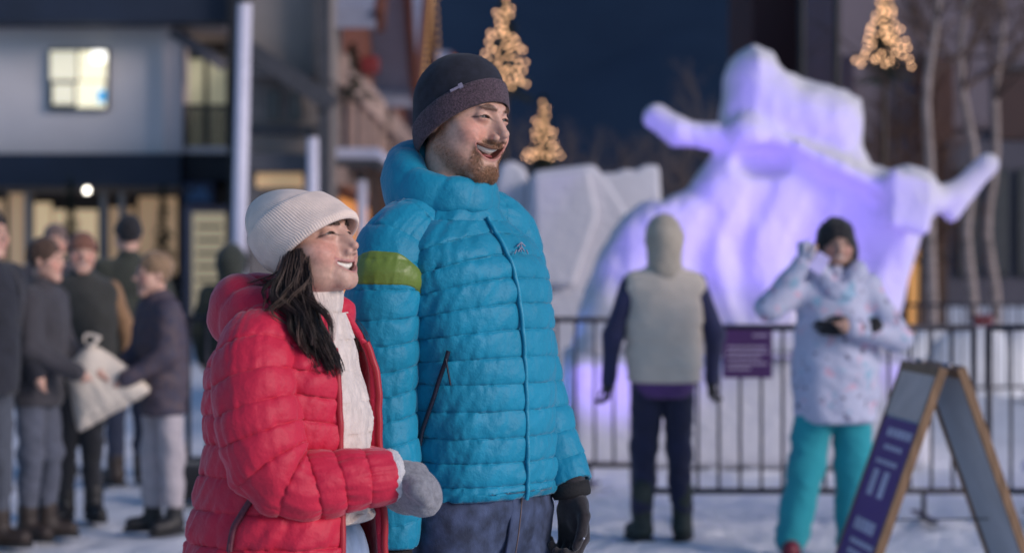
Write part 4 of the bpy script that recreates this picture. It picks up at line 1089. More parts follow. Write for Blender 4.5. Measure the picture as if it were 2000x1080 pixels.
def boot_sdf(p, ank, fdir, s=1.0, hgt=.16):
    ank = np.asarray(ank, float); f = np.asarray(fdir, float); f = f / np.linalg.norm(f); g = np.array([ank[0], ank[1], 0.0]) + 0
    up = np.array([0, 0, 1.0])
    d = cap(p, g + up * .075 * s, g + up * hgt * s, .056 * s, .060 * s)
    d = smin(d, cap(p, g + up * .055 * s - f * .025 * s, g + up * .047 * s + f * .135 * s, .05 * s, .044 * s), .03)
    return smax(d, -(p[:, 2] - .004), .008)

def lace_boot(parent, ank, fdir, m, sole, s=1.0, hgt=.16, h=.008, name='boot'):
    a = np.asarray(ank, float); f = np.asarray(fdir, float); f = f / np.linalg.norm(f)
    lo = (a[0] - .26 * s, a[1] - .26 * s, -.02); hi = (a[0] + .26 * s, a[1] + .26 * s, hgt * s + .09)
    o = sdf_mesh(name, lambda p: boot_sdf(p, a, f, s, hgt), lo, hi, h, m, parent)
    # sole: a slab with the foot's outline
    b = np.array([-f[1], f[0], 0]); g = np.array([a[0], a[1], 0.0]); P = []
    for u, w in ((-.085, .028), (-.07, .043), (0, .046), (.08, .05), (.14, .047), (.18, .03), (.19, 0)):
        P.append((u, w))
    P = P + [(u, -w) for u, w in P[::-1] if w > 0]
    n = len(P); V = [g + f * u * s + b * w * s for u, w in P] + [g + f * u * s + b * w * s + (0, 0, .022 * s) for u, w in P]
    Fc = [list(range(n))[::-1], list(range(n, 2 * n))] + [[i, (i + 1) % n, n + (i + 1) % n, n + i] for i in range(n)]
    mesh('sole', V, Fc, sole, o, False)
    return o

sole_m = mat('boot_sole', (.02, .02, .022), rough=.8)
# ================================================================== the laughing man
MY = 4.30
M_ = lambda px, py, dy=0.0: W(px, py, MY + dy)
man = empty('person', (-.08, MY, 0), 'laughing bearded man in blue quilted jacket and dark beanie', 'person')
m_hc = M_(907, 227, 0.0); m_R = frame(50, -6, -4); m_s = 1.03
m_f = frame(45)
blue = mat('blue_nylon', (.003, .245, .40), rough=.56, var=.10, vscale=5, bump=.55, bscale=55, bdist=.006, bump2=.10, b2scale=260, spec=.36, sheen=.25, sheen_rough=.4)
green = mat('green_nylon', (.15, .235, .035), rough=.40, var=.10, vscale=6, bump=.28, bscale=55, bdist=.006, spec=.45, sheen=.2)
teal_zip = mat('teal_zip', (.01, .28, .44), rough=.42, var=.1, vscale=160, bump=.3, bscale=500)
dark_zip = mat('navy_zip', (.008, .014, .035), rough=.5, var=.2, vscale=160, bump=.3, bscale=500)
jean = mat('dark_denim', (.048, .068, .132), rough=.85, var=.5, vscale=34, bump=.35, bscale=240, bdist=.002, bump2=.3, b2scale=900, stretch=(1, 1, .7))
hat_dark = mat('black_fleece', (.017, .019, .031), rough=.95, var=.25, vscale=60, bump=.4, bscale=500, bdist=.002, sheen=.06)
hat_cuff = mat('heather_wool', (.135, .085, .110), rough=.95, var=.3, vscale=260, bump=.9, bscale=420, bdist=.004, sheen=.12, color2=(.034, .022, .030))
glove_b = mat('black_knit_glove', (.022, .018, .022), rough=.9, var=.3, vscale=120, bump=.6, bscale=700, bdist=.002, sheen=.3)
gaiter = mat('grey_wool_gaiter', (.30, .25, .24), rough=.95, var=.35, vscale=160, bump=.9, bscale=300, bdist=.004)
lining = mat('pale_green_lining', (.30, .46, .36), rough=.6, var=.1)

# sleeves: (px, py, depth, radius)
def path(rows, Y0): return np.array([[*W(a, b, Y0 + c), r] for a, b, c, r in rows])
m_sr = path([(868, 420, .02, .05), (815, 441, -.05, .066), (768, 492, -.10, .077), (751, 570, -.125, .079), (745, 660, -.13, .074), (746, 750, -.13, .068), (753, 850, -.135, .063), (764, 950, -.145, .058), (768, 1020, -.15, .054), (768, 1070, -.155, .051)], MY)
m_sl = path([(915, 418, .05, .05), (965, 432, .10, .062), (998, 478, .14, .066), (1008, 560, .15, .065), (1024, 660, .14, .063), (1046, 760, .12, .060), (1074, 850, .09, .057), (1100, 915, .065, .052), (1113, 948, .05, .049)], MY)
m_T = Torso([(*M_(0, 990)[2:], *M_(940, 1000)[:2], .160, .122), (*M_(0, 940)[2:], *M_(940, 900)[:2], .166, .132), (*M_(0, 850)[2:], *M_(937, 800)[:2], .168, .136),
             (*M_(0, 700)[2:], *M_(930, 700)[:2], .172, .140), (*M_(0, 600)[2:], *M_(920, 600)[:2], .18, .142), (*M_(0, 520)[2:], *M_(908, 520)[:2], .185, .137),
             (*M_(0, 468)[2:], *M_(896, 460)[:2], .168, .118), (*M_(0, 432)[2:], *M_(888, 430)[:2], .115, .098), (*M_(0, 395)[2:], *M_(884, 400)[:2], .080, .082)], 45)
# body under the clothes, one skin from head to feet
m_hipc = M_(940, 985)
fm, lm = m_T.f, m_T.l
hipL = m_hipc + lm * .085 - np.array([0, 0, .02]); hipR = m_hipc - lm * .085 - np.array([0, 0, .02])
kneeL = np.array([hipL[0] + .03, hipL[1] - .02, .50]); kneeR = np.array([hipR[0] + .02, hipR[1] - .03, .50])
ankL = np.array([kneeL[0] + .02, kneeL[1] + .01, .09]); ankR = np.array([kneeR[0] - .01, kneeR[1], .09])
def man_body(p):
    q = ((p - m_hc.astype(np.float32)) @ m_R.astype(np.float32)) / m_s
    d = head_sdf(q.astype(np.float32), MALE) * m_s
    nb = m_hc + m_R @ np.array([0, .022, -.075]) * m_s
    d = smin(d, cap(p, nb, M_(884, 410), .058, .066), .022)
    t = chain(p, [M_(888, 475), M_(905, 560), M_(930, 760), m_hipc], [.075, .10, .10, .105], .04)
    d = smin(d, t, .05)
    for S in (m_sr, m_sl): d = smin(d, chain(p, [S[2, :3], S[5, :3], S[-1, :3]], [.05, .04, .03]), .03)
    for a, b, c in ((hipL, kneeL, ankL), (hipR, kneeR, ankR)): d = smin(d, leg_sdf(p, a, b, c, [.075, .055, .04]), .03)
    return d
hx, hy, hz = m_hc
man_b = sdf_mesh('body', man_body, None, None, None, skin_m, man,
         axes=[axis(hx - .45, hx + .45, .02, (hx - .115, hx + .135), .0021), axis(hy - .35, hy + .35, .02, (hy - .13, hy + .12), .0021), axis(-.02, hz + .16, .025, (hz - .20, hz + .06), .0021)],
         colf=lambda V: head_col((((V - m_hc) @ m_R) / m_s).astype(np.float32), MALE))
face_parts(man, m_hc, m_R, m_s, MALE, (.018, .014, .012))
_mv = np.empty(len(man_b.data.vertices) * 3, np.float32); man_b.data.vertices.foreach_get('co', _mv); _mv = _mv.reshape(-1, 3) + np.array(man.location)
def _bm(q):
    Q = q.copy(); Q[:, 0] = np.abs(Q[:, 0]); return np.where(mouth_e(q, MALE) > .0005, beard_mask(q, Q, MALE), 0) ** 2.4
whiskers('beard', man_b, _mv, m_hc, m_R, m_s, MALE, 5200, _bm, .0033, lambda g, n: np.array([.31, .165, .09]) * (.45 + 1.0 * g.random((n, 1))), r=.00032, seed=5)
whiskers('eyebrows', man_b, _mv, m_hc, m_R, m_s, MALE, 210, brow_mask, .0035, lambda g, n: np.array([.15, .08, .05]) * (.6 + .6 * g.random((n, 1))), down=.15, seed=6)

# beanie
hat_rings = [(-.001, -.031, 38, .0850, .1120), (.010, -.004, 37, .0868, .1135), (.020, .022, 36, .0872, .1130), (.031, .046, 35, .0858, .1070), (.043, .069, 33, .0800, .0955), (.052, .090, 30, .0665, .0780), (.058, .108, 26, .045, .053), (.061, .120, 22, .022, .026), (.062, .1235, 20, .001, .001)]
dsp = lambda V: V * 0 + fbm(V * 26, 3)[:, None] * .0022 * (V / np.linalg.norm(V, axis=1)[:, None])
hat, _ = hat_loft('beanie', hat_dark, man, m_hc, m_R, m_s, hat_rings, 72, 60, disp=dsp)
sq = np.array([.02, 0.0, -.02, -.01, .02, .06, .10, .14, .18, .205, .212, .205]); ex = np.array([-.002, -.001, .001, .0045, .0055, .006, .006, .006, .0055, .004, .001, -.001])
cuff, CP = hat_loft('cuff', hat_cuff, hat, m_hc, m_R, m_s, hat_rings, 96, 0, extra=(sq, ex), disp=lambda V: fbm(V * 90, 2)[:, None] * .0009 * (V / np.linalg.norm(V, axis=1)[:, None]))
# little woven tag folded over the cuff's upper edge, on the side that faces us
tag_m = mat('grey_woven_tag', (.30, .26, .34), rough=.6, var=.2, vscale=200)
k0 = int(round((138 / 360) * 96)); a_, b_ = CP[9, k0], CP[9, k0 + 5]
ctr = (CP[8, k0 + 2] + CP[9, k0 + 2]) / 2; nrm = ctr - (m_hc + m_R @ np.array([0, .02, .02])); nrm /= np.linalg.norm(nrm)
ex_ = (b_ - a_) / np.linalg.norm(b_ - a_); ey_ = np.cross(nrm, ex_)
mb = MB()
rot = np.array([ex_, nrm, ey_]).T
mb.box(ctr + nrm * .002, (.030, .003, .0055), rot=rot); mb.box(ctr + nrm * .0022 - ex_ * .010 - ey_ * .0005, (.009, .0034, .0115), rot=rot)
mb.build('tag', tag_m, cuff)

# jacket
zrow = [968, 936, 892, 845, 794, 743, 692, 640, 590, 542, 497, 455, 432, 398]
seams = [M_(0, y)[2] for y in zrow]
def m_slope(v, ph):
    up = np.clip((v - 5.0) / 5.0, 0, 1); side = np.abs(np.angle(np.exp(1j * ph)))
    near = np.where(np.sin(ph) > 0, 1.0, .25)
    return -.052 * up * near * np.clip(side / 1.5, 0, 1) ** 1.3 * (v < 11.5) + .006 * np.cos(ph) * (v < .5)
jk, JP = jacket_torso('quilted_jacket', m_T, blue, man, seams, -math.pi, math.pi, 168, [.007, .0075, .0075, .0075, .0075, .0075, .0075, .0075, .0075, .007, .0065, .003, .002], m_slope, seed=3.1, wr=.0042, puck=.0085)
# zip down the front, a raised cord with a flap
zz = np.linspace(seams[0] + .004, M_(0, 425)[2], 90)
vz = np.interp(zz, seams, np.arange(len(seams)))
zo = pillow(vz, .009) * .35 + .0075
zip_p = m_T.at(zz, -.0 + .0 * zz, zo); nr = m_T.at(zz, 0 * zz, zo + .01) - zip_p
strip_on(zip_p, .010, .0042, 'zip', teal_zip, jk, nr)
# hand-pocket zip on the near side
pz = [(876, 678), (868, 705), (857, 735), (846, 768), (834, 800), (824, 832), (819, 858)]
def on_torso(T, px, py, Y0, off):
    z = W(0, py, Y0)[2]; best = None
    ph = np.linspace(-2.2, 2.2, 500); P = T.at(z + 0 * ph, ph, off); sx = P[:, 0] / P[:, 1] * F + 1000
    ok = np.gradient(sx) < 0
    i = np.argmin(np.where(ok, np.abs(sx - px), 1e9)); n = T.at(z, ph[i], off + .01) - P[i]; return P[i], n
pp_ = [on_torso(m_T, a, b, MY, .0135) for a, b in pz]
PP = spline(np.array([np.r_[a, n] for a, n in pp_]), 40)
strip_on(PP[:, :3], .0095, .0035, 'pocket_zip', dark_zip, jk, PP[:, 3:])
pt = PP[3, :3]; strip_on(np.array([pt + PP[3, 3:] * .5 - (0, 0, t) for t in np.linspace(0, .055, 8)]) + np.linspace(0, .01, 8)[:, None] * np.array([1, 0, 0]), .0042, .002, 'zip_pull', dark_zip, jk, PP[:8, 3:])
# sleeves
def amps_r(nb, flat, a): return [.0025 if k < flat else a for k in range(nb)]
nbR = 15
p_lo = lambda f: 4.85 + 1.15 * np.clip(-f / 1.45, 0, 1) ** 1.7
p_hi = lambda f: np.minimum(3.75 + 1.9 * np.clip((.35 - f) / 1.8, 0, 1) ** 1.6 + .25 * np.clip((f - 1.0) / 1.2, 0, 1), p_lo(f) - .02)
sl_r, _ = sleeve('sleeve', m_sr, blue, jk, nbR, [.002, .002, .003, .003, .004] + [.0068] * 8 + [.005, .003], 84, 11, seed=1.7, wr=.0055, puck=.0085,
                 tilt=lambda v, p: .012 * np.cos(p - 1.2) * np.clip(v - 2, 0, 1), split=((-1.45, 2.6, p_lo, p_hi), 'shoulder_patch', green), hemr=.86)
sl_l, _ = sleeve('sleeve', m_sl, blue, jk, 12, [.002, .003, .005] + [.0066] * 7 + [.005, .003], 72, 11, seed=5.2, wr=.0055, puck=.0085,
                 tilt=lambda v, p: .010 * np.cos(p - .4) * np.clip(v - 2, 0, 1), hemr=.86)
# hood lying behind the neck, running into the stand-up collar
al = np.linspace(-math.pi, math.pi, 121)[:-1]; bk = .5 - .5 * np.cos(al)      # 0 front .. 1 back
N0 = M_(884, 392)
sidew = np.exp(-((np.abs(al) - 1.5) / .55) ** 2)
Rr = .079 + .031 * bk ** 1.5 - .002 * sidew; zc = .0095 + .043 * bk ** 2.2 - .006 * sidew; hh = .037 + .045 * bk ** 2 + .002 * sidew; th = .016 + .038 * bk ** 1.2
hood, HV = ring_roll('hood', blue, jk, N0, frame(50)[:, 1] * -1, frame(50)[:, 0], al, Rr, zc, hh, th, nb=40, lean=-.20 + .16 * bk, seams=8, amp=.0065, wr=.0060, seed=2.2, segs=np.linspace(.5, 8.5, 120))
# lining edge inside the hood and wool gaiter round the neck
i_in = [(i, 22) for i in range(2, 118)]
L1 = HV[np.arange(0, 120)][:, 14]; L1 = spline(np.vstack([L1[-4:], L1, L1[:4]]), 150)[4:-4]
mesh('hood_lining', *tube_mesh(L1[2:44], np.full(42, .0045), 8), lining, hood)
V, Fc = tube_mesh(np.array([N0 + (-math.sin(a)) * m_R[:, 0] * .066 + math.cos(a) * -m_R[:, 1] * .066 * 1.02 + np.array([0, 0, .026 - .012 * math.cos(a)]) for a in np.linspace(0, 2 * math.pi, 60)]), np.full(60, .013), 12)
mesh('neck_gaiter', V + fbm(V * 70, 2)[:, None] * .002, Fc, gaiter, man)
# embroidered mark on the far chest
logo_m = mat('pink_embroidery', (.24, .26, .36), rough=.6, var=.2, vscale=200)
mb = MB()
for (x0, y0, x1, y1) in ((1010, 482, 1018, 474), (1018, 474, 1026, 482), (1012, 492, 1018, 482), (1018, 482, 1024, 492), (1008, 488, 1005, 496), (1028, 488, 1031, 496), (1018, 474, 1018, 492)):
    a, n = on_torso(m_T, x0, y0, MY, .0155); b, n2 = on_torso(m_T, x1, y1, MY, .0155); mb.bar(a, b, .0022, .002, up=n)
mb.build('chest_emblem', logo_m, jk)
# jeans
def jeans_f(hipc, legs, rh, r3, f, l, wr=.004):
    def g(p):
        fr = np.array([l, f, [0, 0, 1]]).T
        d = ell(p, hipc - np.array([0, 0, .0]), (rh[0], rh[1], .13), fr)
        for a, b, c in legs: d = smin(d, leg_sdf(p, a, b, c, r3), .035)
        d = smax(d, p[:, 2] - (hipc[2] + .10), .01)
        return d
    return g
def cloth_disp(amp, fx, fz):
    def g(V):
        n = fbm(np.stack([V[:, 0] * fx, V[:, 1] * fx, V[:, 2] * fz + V[:, 0] * fx * .5], 1), 3) * amp
        D = np.c_[V[:, 0] - V[:, 0].mean(), V[:, 1] - V[:, 1].mean(), 0 * V[:, 2]]; D /= np.linalg.norm(D, axis=1)[:, None] + 1e-6
        return D * n[:, None]
    return g
jn = sdf_mesh('jeans', jeans_f(m_hipc, ((hipL, kneeL, ankL + (0, 0, .03)), (hipR, kneeR, ankR + (0, 0, .03))), (.158, .118), [.093, .072, .062], fm, lm), (m_hipc[0] - .32, m_hipc[1] - .3, .06), (m_hipc[0] + .32, m_hipc[1] + .3, 1.08), .0085, jean, man, disp=cloth_disp(.009, 9, 26))
fly = [m_hipc + fm * (.120 - .02 * (t / .16) ** 2) + lm * (-.012 - .01 * t / .16) + np.array([0, 0, .03 - t]) for t in np.linspace(0, .15, 12)]
strip_on(np.array(fly), .030, .003, 'fly', jean, jn, np.tile(fm, (12, 1)))
strip_on(np.array(fly) + lm * .013 + fm * .002, .0022, .0022, 'fly_stitching', mat('denim_thread', (.22, .15, .13), rough=.7), jn, np.tile(fm, (12, 1)))
boot_dk = mat('dark_leather', (.03, .024, .022), rough=.55, var=.3, vscale=20, bump=.3)
lace_boot(man, ankL, fm, boot_dk, sole_m); lace_boot(man, ankR, fm, boot_dk, sole_m)
# knitted gloves
def glove(parent, wr, d, t, n, m, s=1.05, cuffm=None, **kw):
    wr = np.asarray(wr, float)
    o = sdf_mesh('glove', lambda p: hand_sdf(p, wr, d, t, n, s, **kw), wr - .24, wr + .24, .0032, m, parent)
    dd = np.asarray(d, float); dd /= np.linalg.norm(dd)
    V, Fc = tube_mesh(np.array([wr - dd * .035, wr - dd * .034, wr - dd * .01, wr - dd * .002, wr - dd * .0]), [.02, .039 * s, .040 * s, .037 * s, .03], 24)
    mesh('cuff', V, Fc, cuffm or m, o); return o
gl_w = M_(1118, 972, .04)
glove(man, gl_w, (.17, -.10, -.98), (.72, -.68, -.05), (-.75, -.62, -.10), glove_b, 1.08, mat('black_rib', (.012, .012, .014), rough=.85, bump=.5, bscale=300), curl=(42, 55, 40))
rv = M_(1140, 1051, -.035); MB().sphere(rv, .0032, 10, 6).build('glove_button', mat('steel_button', (.6, .58, .62), rough=.25, metallic=.9), man, True)
glove(man, m_sr[-1, :3] + (0, 0, -.035), (.05, -.05, -1), (.7, -.7, 0), (.7, .7, 0), glove_b, 1.05, MATS['black_rib'])

# ================================================================== the smiling woman
FY = 3.85
F_ = lambda px, py, dy=0.0: W(px, py, FY + dy)
woman = empty('person', (-.42, FY, 0), 'smiling woman in open red quilted jacket and cream ribbed beanie', 'person')
w_hc = F_(592, 477, 0.0); w_R = frame(63, 14, 0); w_s = 1.0
red = mat('red_nylon', (.58, .016, .055), rough=.56, var=.10, vscale=5, bump=.55, bscale=50, bdist=.006, bump2=.10, b2scale=260, spec=.36, sheen=.3, sheen_rough=.4)
red_lin = mat('coral_trim', (.42, .014, .03), rough=.45, var=.1)
knit = mat('cream_knit', (.74, .64, .58), rough=.95, var=.14, vscale=70, bump=.8, bscale=170, bdist=.005, sheen=.4, stretch=(1, 1, .5))
rib = mat('cream_rib_knit', (.84, .69, .60), rough=.92, var=.07, vscale=40, bump=.35, bscale=500, bdist=.002, sheen=.35)
ljean = mat('light_denim', (.24, .32, .47), rough=.85, var=.28, vscale=26, bump=.5, bscale=260, bdist=.003, stretch=(1, 1, .4))
mitt = mat('grey_wool_mitten', (.26, .26, .29), rough=.97, var=.22, vscale=110, bump=.9, bscale=420, bdist=.003, sheen=.4)
fluff = mat('white_fleece', (.80, .77, .79), rough=.97, var=.08, vscale=90, bump=1.0, bscale=380, bdist=.005, sheen=.5)
hairm = mat('brown_hair', attr=True, rough=.42, var=.25, vscale=60, spec=.5)

w_sr = path([(575, 628, 0.0, .045), (535, 645, -.06, .062), (503, 690, -.12, .074), (499, 760, -.15, .078), (508, 840, -.165, .077), (526, 905, -.17, .074), (568, 945, -.165, .065), (625, 946, -.15, .058), (690, 938, -.13, .054), (735, 932, -.115, .052), (762, 928, -.105, .049)], FY)
w_sl = path([(612, 628, .06, .045), (625, 650, .10, .058), (618, 710, .15, .066), (600, 790, .165, .064), (598, 870, .15, .060), (640, 915, .10, .055), (690, 920, .04, .05), (735, 920, .0, .045)], FY)
w_T = Torso([(F_(0, 1150)[2], *F_(560, 0)[:2], .20, .178), (F_(0, 1060)[2], *F_(560, 0)[:2], .192, .172), (F_(0, 960)[2], *F_(566, 0)[:2], .176, .160), (F_(0, 870)[2], *F_(570, 0)[:2], .166, .150),
             (F_(0, 780)[2], *F_(570, 0)[:2], .170, .150), (F_(0, 710)[2], *F_(572, 0)[:2], .170, .140), (F_(0, 665)[2], *F_(578, 0)[:2], .145, .118), (F_(0, 635)[2], *F_(588, 0)[:2], .10, .095), (F_(0, 600)[2], *F_(596, 0)[:2], .074, .076)], 62)
w_hip = F_(585, 1080); fw, lw = w_T.f, w_T.l
whL = w_hip + lw * .08 - np.array([0, 0, .02]); whR = w_hip - lw * .08 - np.array([0, 0, .02])
wkL = np.array([whL[0] + .03, whL[1], .46]); wkR = np.array([whR[0] + .03, whR[1], .46]); waL = np.array([wkL[0], wkL[1] + .01, .085]); waR = np.array([wkR[0] - .02, wkR[1], .085])
def woman_body(p):
    q = ((p - w_hc.astype(np.float32)) @ w_R.astype(np.float32)) / w_s
    d = head_sdf(q.astype(np.float32), FEM) * w_s
    nb = w_hc + w_R @ np.array([0, .022, -.07]) * w_s
    d = smin(d, cap(p, nb, F_(598, 625), .048, .054), .02)
    d = smin(d, chain(p, [F_(588, 680), F_(575, 800), F_(578, 940), w_hip], [.085, .10, .095, .11], .04), .05)
    for S in (w_sr, w_sl): d = smin(d, chain(p, [S[2, :3], S[5, :3], S[-1, :3]], [.045, .036, .027]), .03)
    for a, b, c in ((whL, wkL, waL), (whR, wkR, waR)): d = smin(d, leg_sdf(p, a, b, c, [.075, .052, .038]), .03)
    return d
hx, hy, hz = w_hc
woman_b = sdf_mesh('body', woman_body, None, None, None, skin_m, woman,
         axes=[axis(hx - .35, hx + .45, .02, (hx - .11, hx + .13), .0020), axis(hy - .35, hy + .35, .02, (hy - .13, hy + .12), .0020), axis(-.02, hz + .16, .025, (hz - .18, hz + .06), .0020)],
         colf=lambda V: head_col((((V - w_hc) @ w_R) / w_s).astype(np.float32), FEM))
face_parts(woman, w_hc, w_R, w_s, FEM)
_wv = np.empty(len(woman_b.data.vertices) * 3, np.float32); woman_b.data.vertices.foreach_get('co', _wv); _wv = _wv.reshape(-1, 3) + np.array(woman.location)
whiskers('eyebrows', woman_b, _wv, w_hc, w_R, w_s, FEM, 300, brow_mask, .0040, lambda g, n: np.array([.05, .03, .022]) * (.6 + .6 * g.random((n, 1))), down=.1, seed=7)
# ribbed beanie with a deep turned-up cuff
wr_ = [(-.026, -.004, 24, .079, .088), (-.010, .010, 24, .083, .090), (.005, .031, 24, .0855, .088), (.019, .052, 24, .086, .080), (.036, .067, 25, .078, .073), (.053, .081, 27, .064, .060), (.068, .094, 30, .046, .044), (.078, .104, 32, .025, .024), (.082, .108, 33, .001, .001)]
wd_ = lambda V: fbm(V * 17, 2)[:, None] * .0036 * (V / np.linalg.norm(V, axis=1)[:, None])
bean, _ = hat_loft('beanie', rib, woman, w_hc, w_R, w_s, wr_, 560, 56, ribs=112, amp=.0024, disp=wd_)
sq = np.r_[[.03, .0, -.035, -.045, -.03], np.linspace(0.0, .40, 18), [.415, .418, .408]]; ex = np.r_[[.001, .001, .0015, .005, .009], np.linspace(.0105, .0100, 18), [.0075, .004, .0015]]
hat_loft('cuff', rib, bean, w_hc, w_R, w_s, wr_, 560, 0, ribs=112, amp=.0026, extra=(sq, ex), disp=wd_)
# jacket, hanging open
zr = [1150, 1092, 1035, 978, 920, 866, 816, 768, 722, 680, 650, 612]
ws = [F_(0, y)[2] for y in zr]
def w_slope(v, ph):
    s = np.clip(np.sin(ph), 0, 1); return (.030 * s * np.clip((v - 2) / 4, 0, 1) - .012) * (v < 10.5)
op0 = R(17); op1 = R(360 - 38)
jw, WP = jacket_torso('quilted_jacket', w_T, red, woman, ws, op0, op1, 170, [.0065, .0075, .0075, .0075, .0075, .0075, .007, .007, .006, .003, .002], w_slope, seed=8.4, wr=.0055, puck=.0085, shell=.012)
# turned front edges
for k, nm in ((0, 'front_edge'), (WP.shape[1] - 1, 'front_edge')):
    L = WP[:, k]; L = L[L[:, 2] < F_(0, 662)[2]]; w_ = np.ones(15) / 15; Ls = np.stack([np.convolve(np.pad(L[:, i], 7, 'edge'), w_, 'valid') for i in range(3)], 1); mesh(nm, *tube_mesh(spline(Ls[::6], 90), np.full(90, .0068), 8), red_lin, jw)
# pocket zip low on the near side
pzw = [(493, 948), (480, 968), (468, 985), (457, 1005), (450, 1030), (447, 1050)]
pq = [on_torso(w_T, a, b, FY, .0135) for a, b in pzw]; PQ = spline(np.array([np.r_[a, n] for a, n in pq]), 36)
wine = mat('wine_zip', (.10, .012, .03), rough=.5, var=.2, vscale=160, bump=.3, bscale=500)
strip_on(PQ[:, :3], .013, .004, 'pocket_zip', wine, jw, PQ[:, 3:])
strip_on(PQ[-6:, :3] + PQ[-6:, 3:] * .4 - np.linspace(0, .03, 6)[:, None] * np.array([0, 0, 1]), .004, .002, 'zip_pull', wine, jw, PQ[-6:, 3:])
def elbow(v, p): return .010 * np.exp(-((v - 7.3) / 1.1) ** 2) * np.sin(v * 7.5) * (np.cos(p - 3.6) * .5 + .5)
sleeve('sleeve', w_sr, red, jw, 12, [.003, .0045, .0065, .007, .007, .007, .007, .0065, .0065, .0065, .005, .003], 88, 11, seed=2.9, wr=.0065, puck=.0085, bend=elbow, tilt=lambda v, p: .012 * np.cos(p - 2.3) * np.clip(v - 1, 0, 1) * np.clip(10.5 - v, 0, 1), hemr=.88)
sleeve('sleeve', w_sl, red, jw, 9, [.003, .009, .012, .012, .012, .010, .010, .008, .004], 60, 9, seed=6.6, wr=.005, hemr=.88)
# hood behind the neck, collar points at the front
al = np.linspace(R(38), R(322), 110); bk = .5 - .5 * np.cos(al); N1 = F_(596, 622)
tip = np.clip(np.minimum(al - al[0], al[-1] - al) / .35, 0, 1) ** .6
Rr = .074 + .060 * bk ** 1.6; zc = -.004 + .018 * bk ** 2 - .030 * (1 - tip); hh = (.032 + .040 * bk ** 1.5) * (.25 + .75 * tip); th = (.016 + .044 * bk ** 1.3) * (.35 + .65 * tip)
hw, HW = ring_roll('hood', red, jw, N1, fw, lw, al, Rr, zc, hh, th, nb=40, lean=.30 - .45 * bk, seams=6, amp=.010, closed=False, wr=.006, seed=4.4)
# knitted jumper with a rolled neck
s_T = Torso([(F_(0, 1012)[2], *F_(588, 0)[:2], .135, .132), (F_(0, 960)[2], *F_(580, 0)[:2], .128, .142), (F_(0, 870)[2], *F_(576, 0)[:2], .120, .146), (F_(0, 780)[2], *F_(576, 0)[:2], .12, .142), (F_(0, 700)[2], *F_(582, 0)[:2], .105, .114), (F_(0, 650)[2], *F_(596, 0)[:2], .080, .086), (F_(0, 612)[2], *F_(600, 0)[:2], .070, .072), (F_(0, 585)[2], *F_(598, 0)[:2], .060, .062)], 62)
ss = [F_(0, y)[2] for y in (1012, 996, 960, 900, 840, 780, 720, 660, 610)]
jmp, _ = jacket_torso('jumper', s_T, knit, woman, ss, -math.pi, math.pi, 140, [.006, 0, 0, 0, 0, 0, 0, 0], None, rows=9, puck=.001, wr=.007, seed=9.9, shell=.01)
al = np.linspace(-math.pi, math.pi, 91)[:-1]; one = np.ones(90)
ring_roll('rolled_neck', knit, jmp, F_(600, 603), -w_R[:, 1], w_R[:, 0], al, .0555 * one + .006 * np.cos(al), .004 * np.cos(al) - .002, .036 * one, .0105 * one, nb=24, lean=.10 * one, wr=.004, seed=3.3)
# jeans, boots
jw_ = sdf_mesh('jeans', jeans_f(w_hip, ((whL, wkL, waL + (0, 0, .03)), (whR, wkR, waR + (0, 0, .03))), (.145, .118), [.088, .066, .055], fw, lw), (w_hip[0] - .3, w_hip[1] - .28, .06), (w_hip[0] + .3, w_hip[1] + .28, w_hip[2] + .14), .009, ljean, woman, disp=cloth_disp(.007, 9, 26))
fl = np.array([w_hip + fw * (.108 - .0 * t) - lw * .012 + np.array([0, 0, .06 - t]) for t in np.linspace(0, .16, 10)])
strip_on(fl, .012, .003, 'fly_seam', mat('pale_denim_seam', (.36, .42, .55), rough=.85), jw_, np.tile(fw, (10, 1)))
lace_boot(woman, waL, fw, boot_dk, sole_m, .9); lace_boot(woman, waR, fw, boot_dk, sole_m, .9)
# wool mitten on the near hand, fleece cuff spilling out of the sleeve
mw_ = F_(772, 927, -.10)
def mitten_f(w, d, tdir):
    d = np.asarray(d, float); d /= np.linalg.norm(d); n = np.cross(d, tdir); n /= np.linalg.norm(n); t = np.cross(n, d)
    Mx = np.array([t, d, n]).T.astype(np.float32)
    def g(p):
        q = (p - w.astype(np.float32)) @ Mx
        e = smin(ell(q, (0, .035, 0), (.047, .055, .032)), ell(q, (-.003, .066, .008), (.037, .038, .030)), .025)
        return smin(e, chain(q, [(.02, .02, .018), (.03, .05, .034), (.022, .075, .038)], [.018, .017, .013]), .012)
    return g
g1 = mitten_f(mw_, (.82, -.08, -.55), (.4, -.5, .75))
mt = sdf_mesh('mitten', g1, mw_ - .14, mw_ + .14, .003, mitt, woman, disp=lambda V: fbm(V * 60, 3)[:, None] * .0022 * ((V - mw_) / (np.linalg.norm(V - mw_, axis=1)[:, None] + 1e-6)))
ca = w_sr[-1, :3]; dv = (w_sr[-1, :3] - w_sr[-2, :3]); dv /= np.linalg.norm(dv)
V, Fc = tube_mesh(np.array([ca + dv * t for t in (-.02, -.004, .006, .014, .019, .0195)]), [.04, .048, .050, .047, .040, .02], 48)
nn = fbm(V * 190, 2)
V = V + (V - (ca + dv * .008)) / .05 * (nn[:, None] * .0035)
mesh('fleece_cuff', V, Fc, fluff, mt)
w2 = F_(748, 925, .0)
sdf_mesh('mitten', mitten_f(w2, (.75, .1, -.6), (.4, .5, .75)), w2 - .14, w2 + .14, .004, mitt, woman)

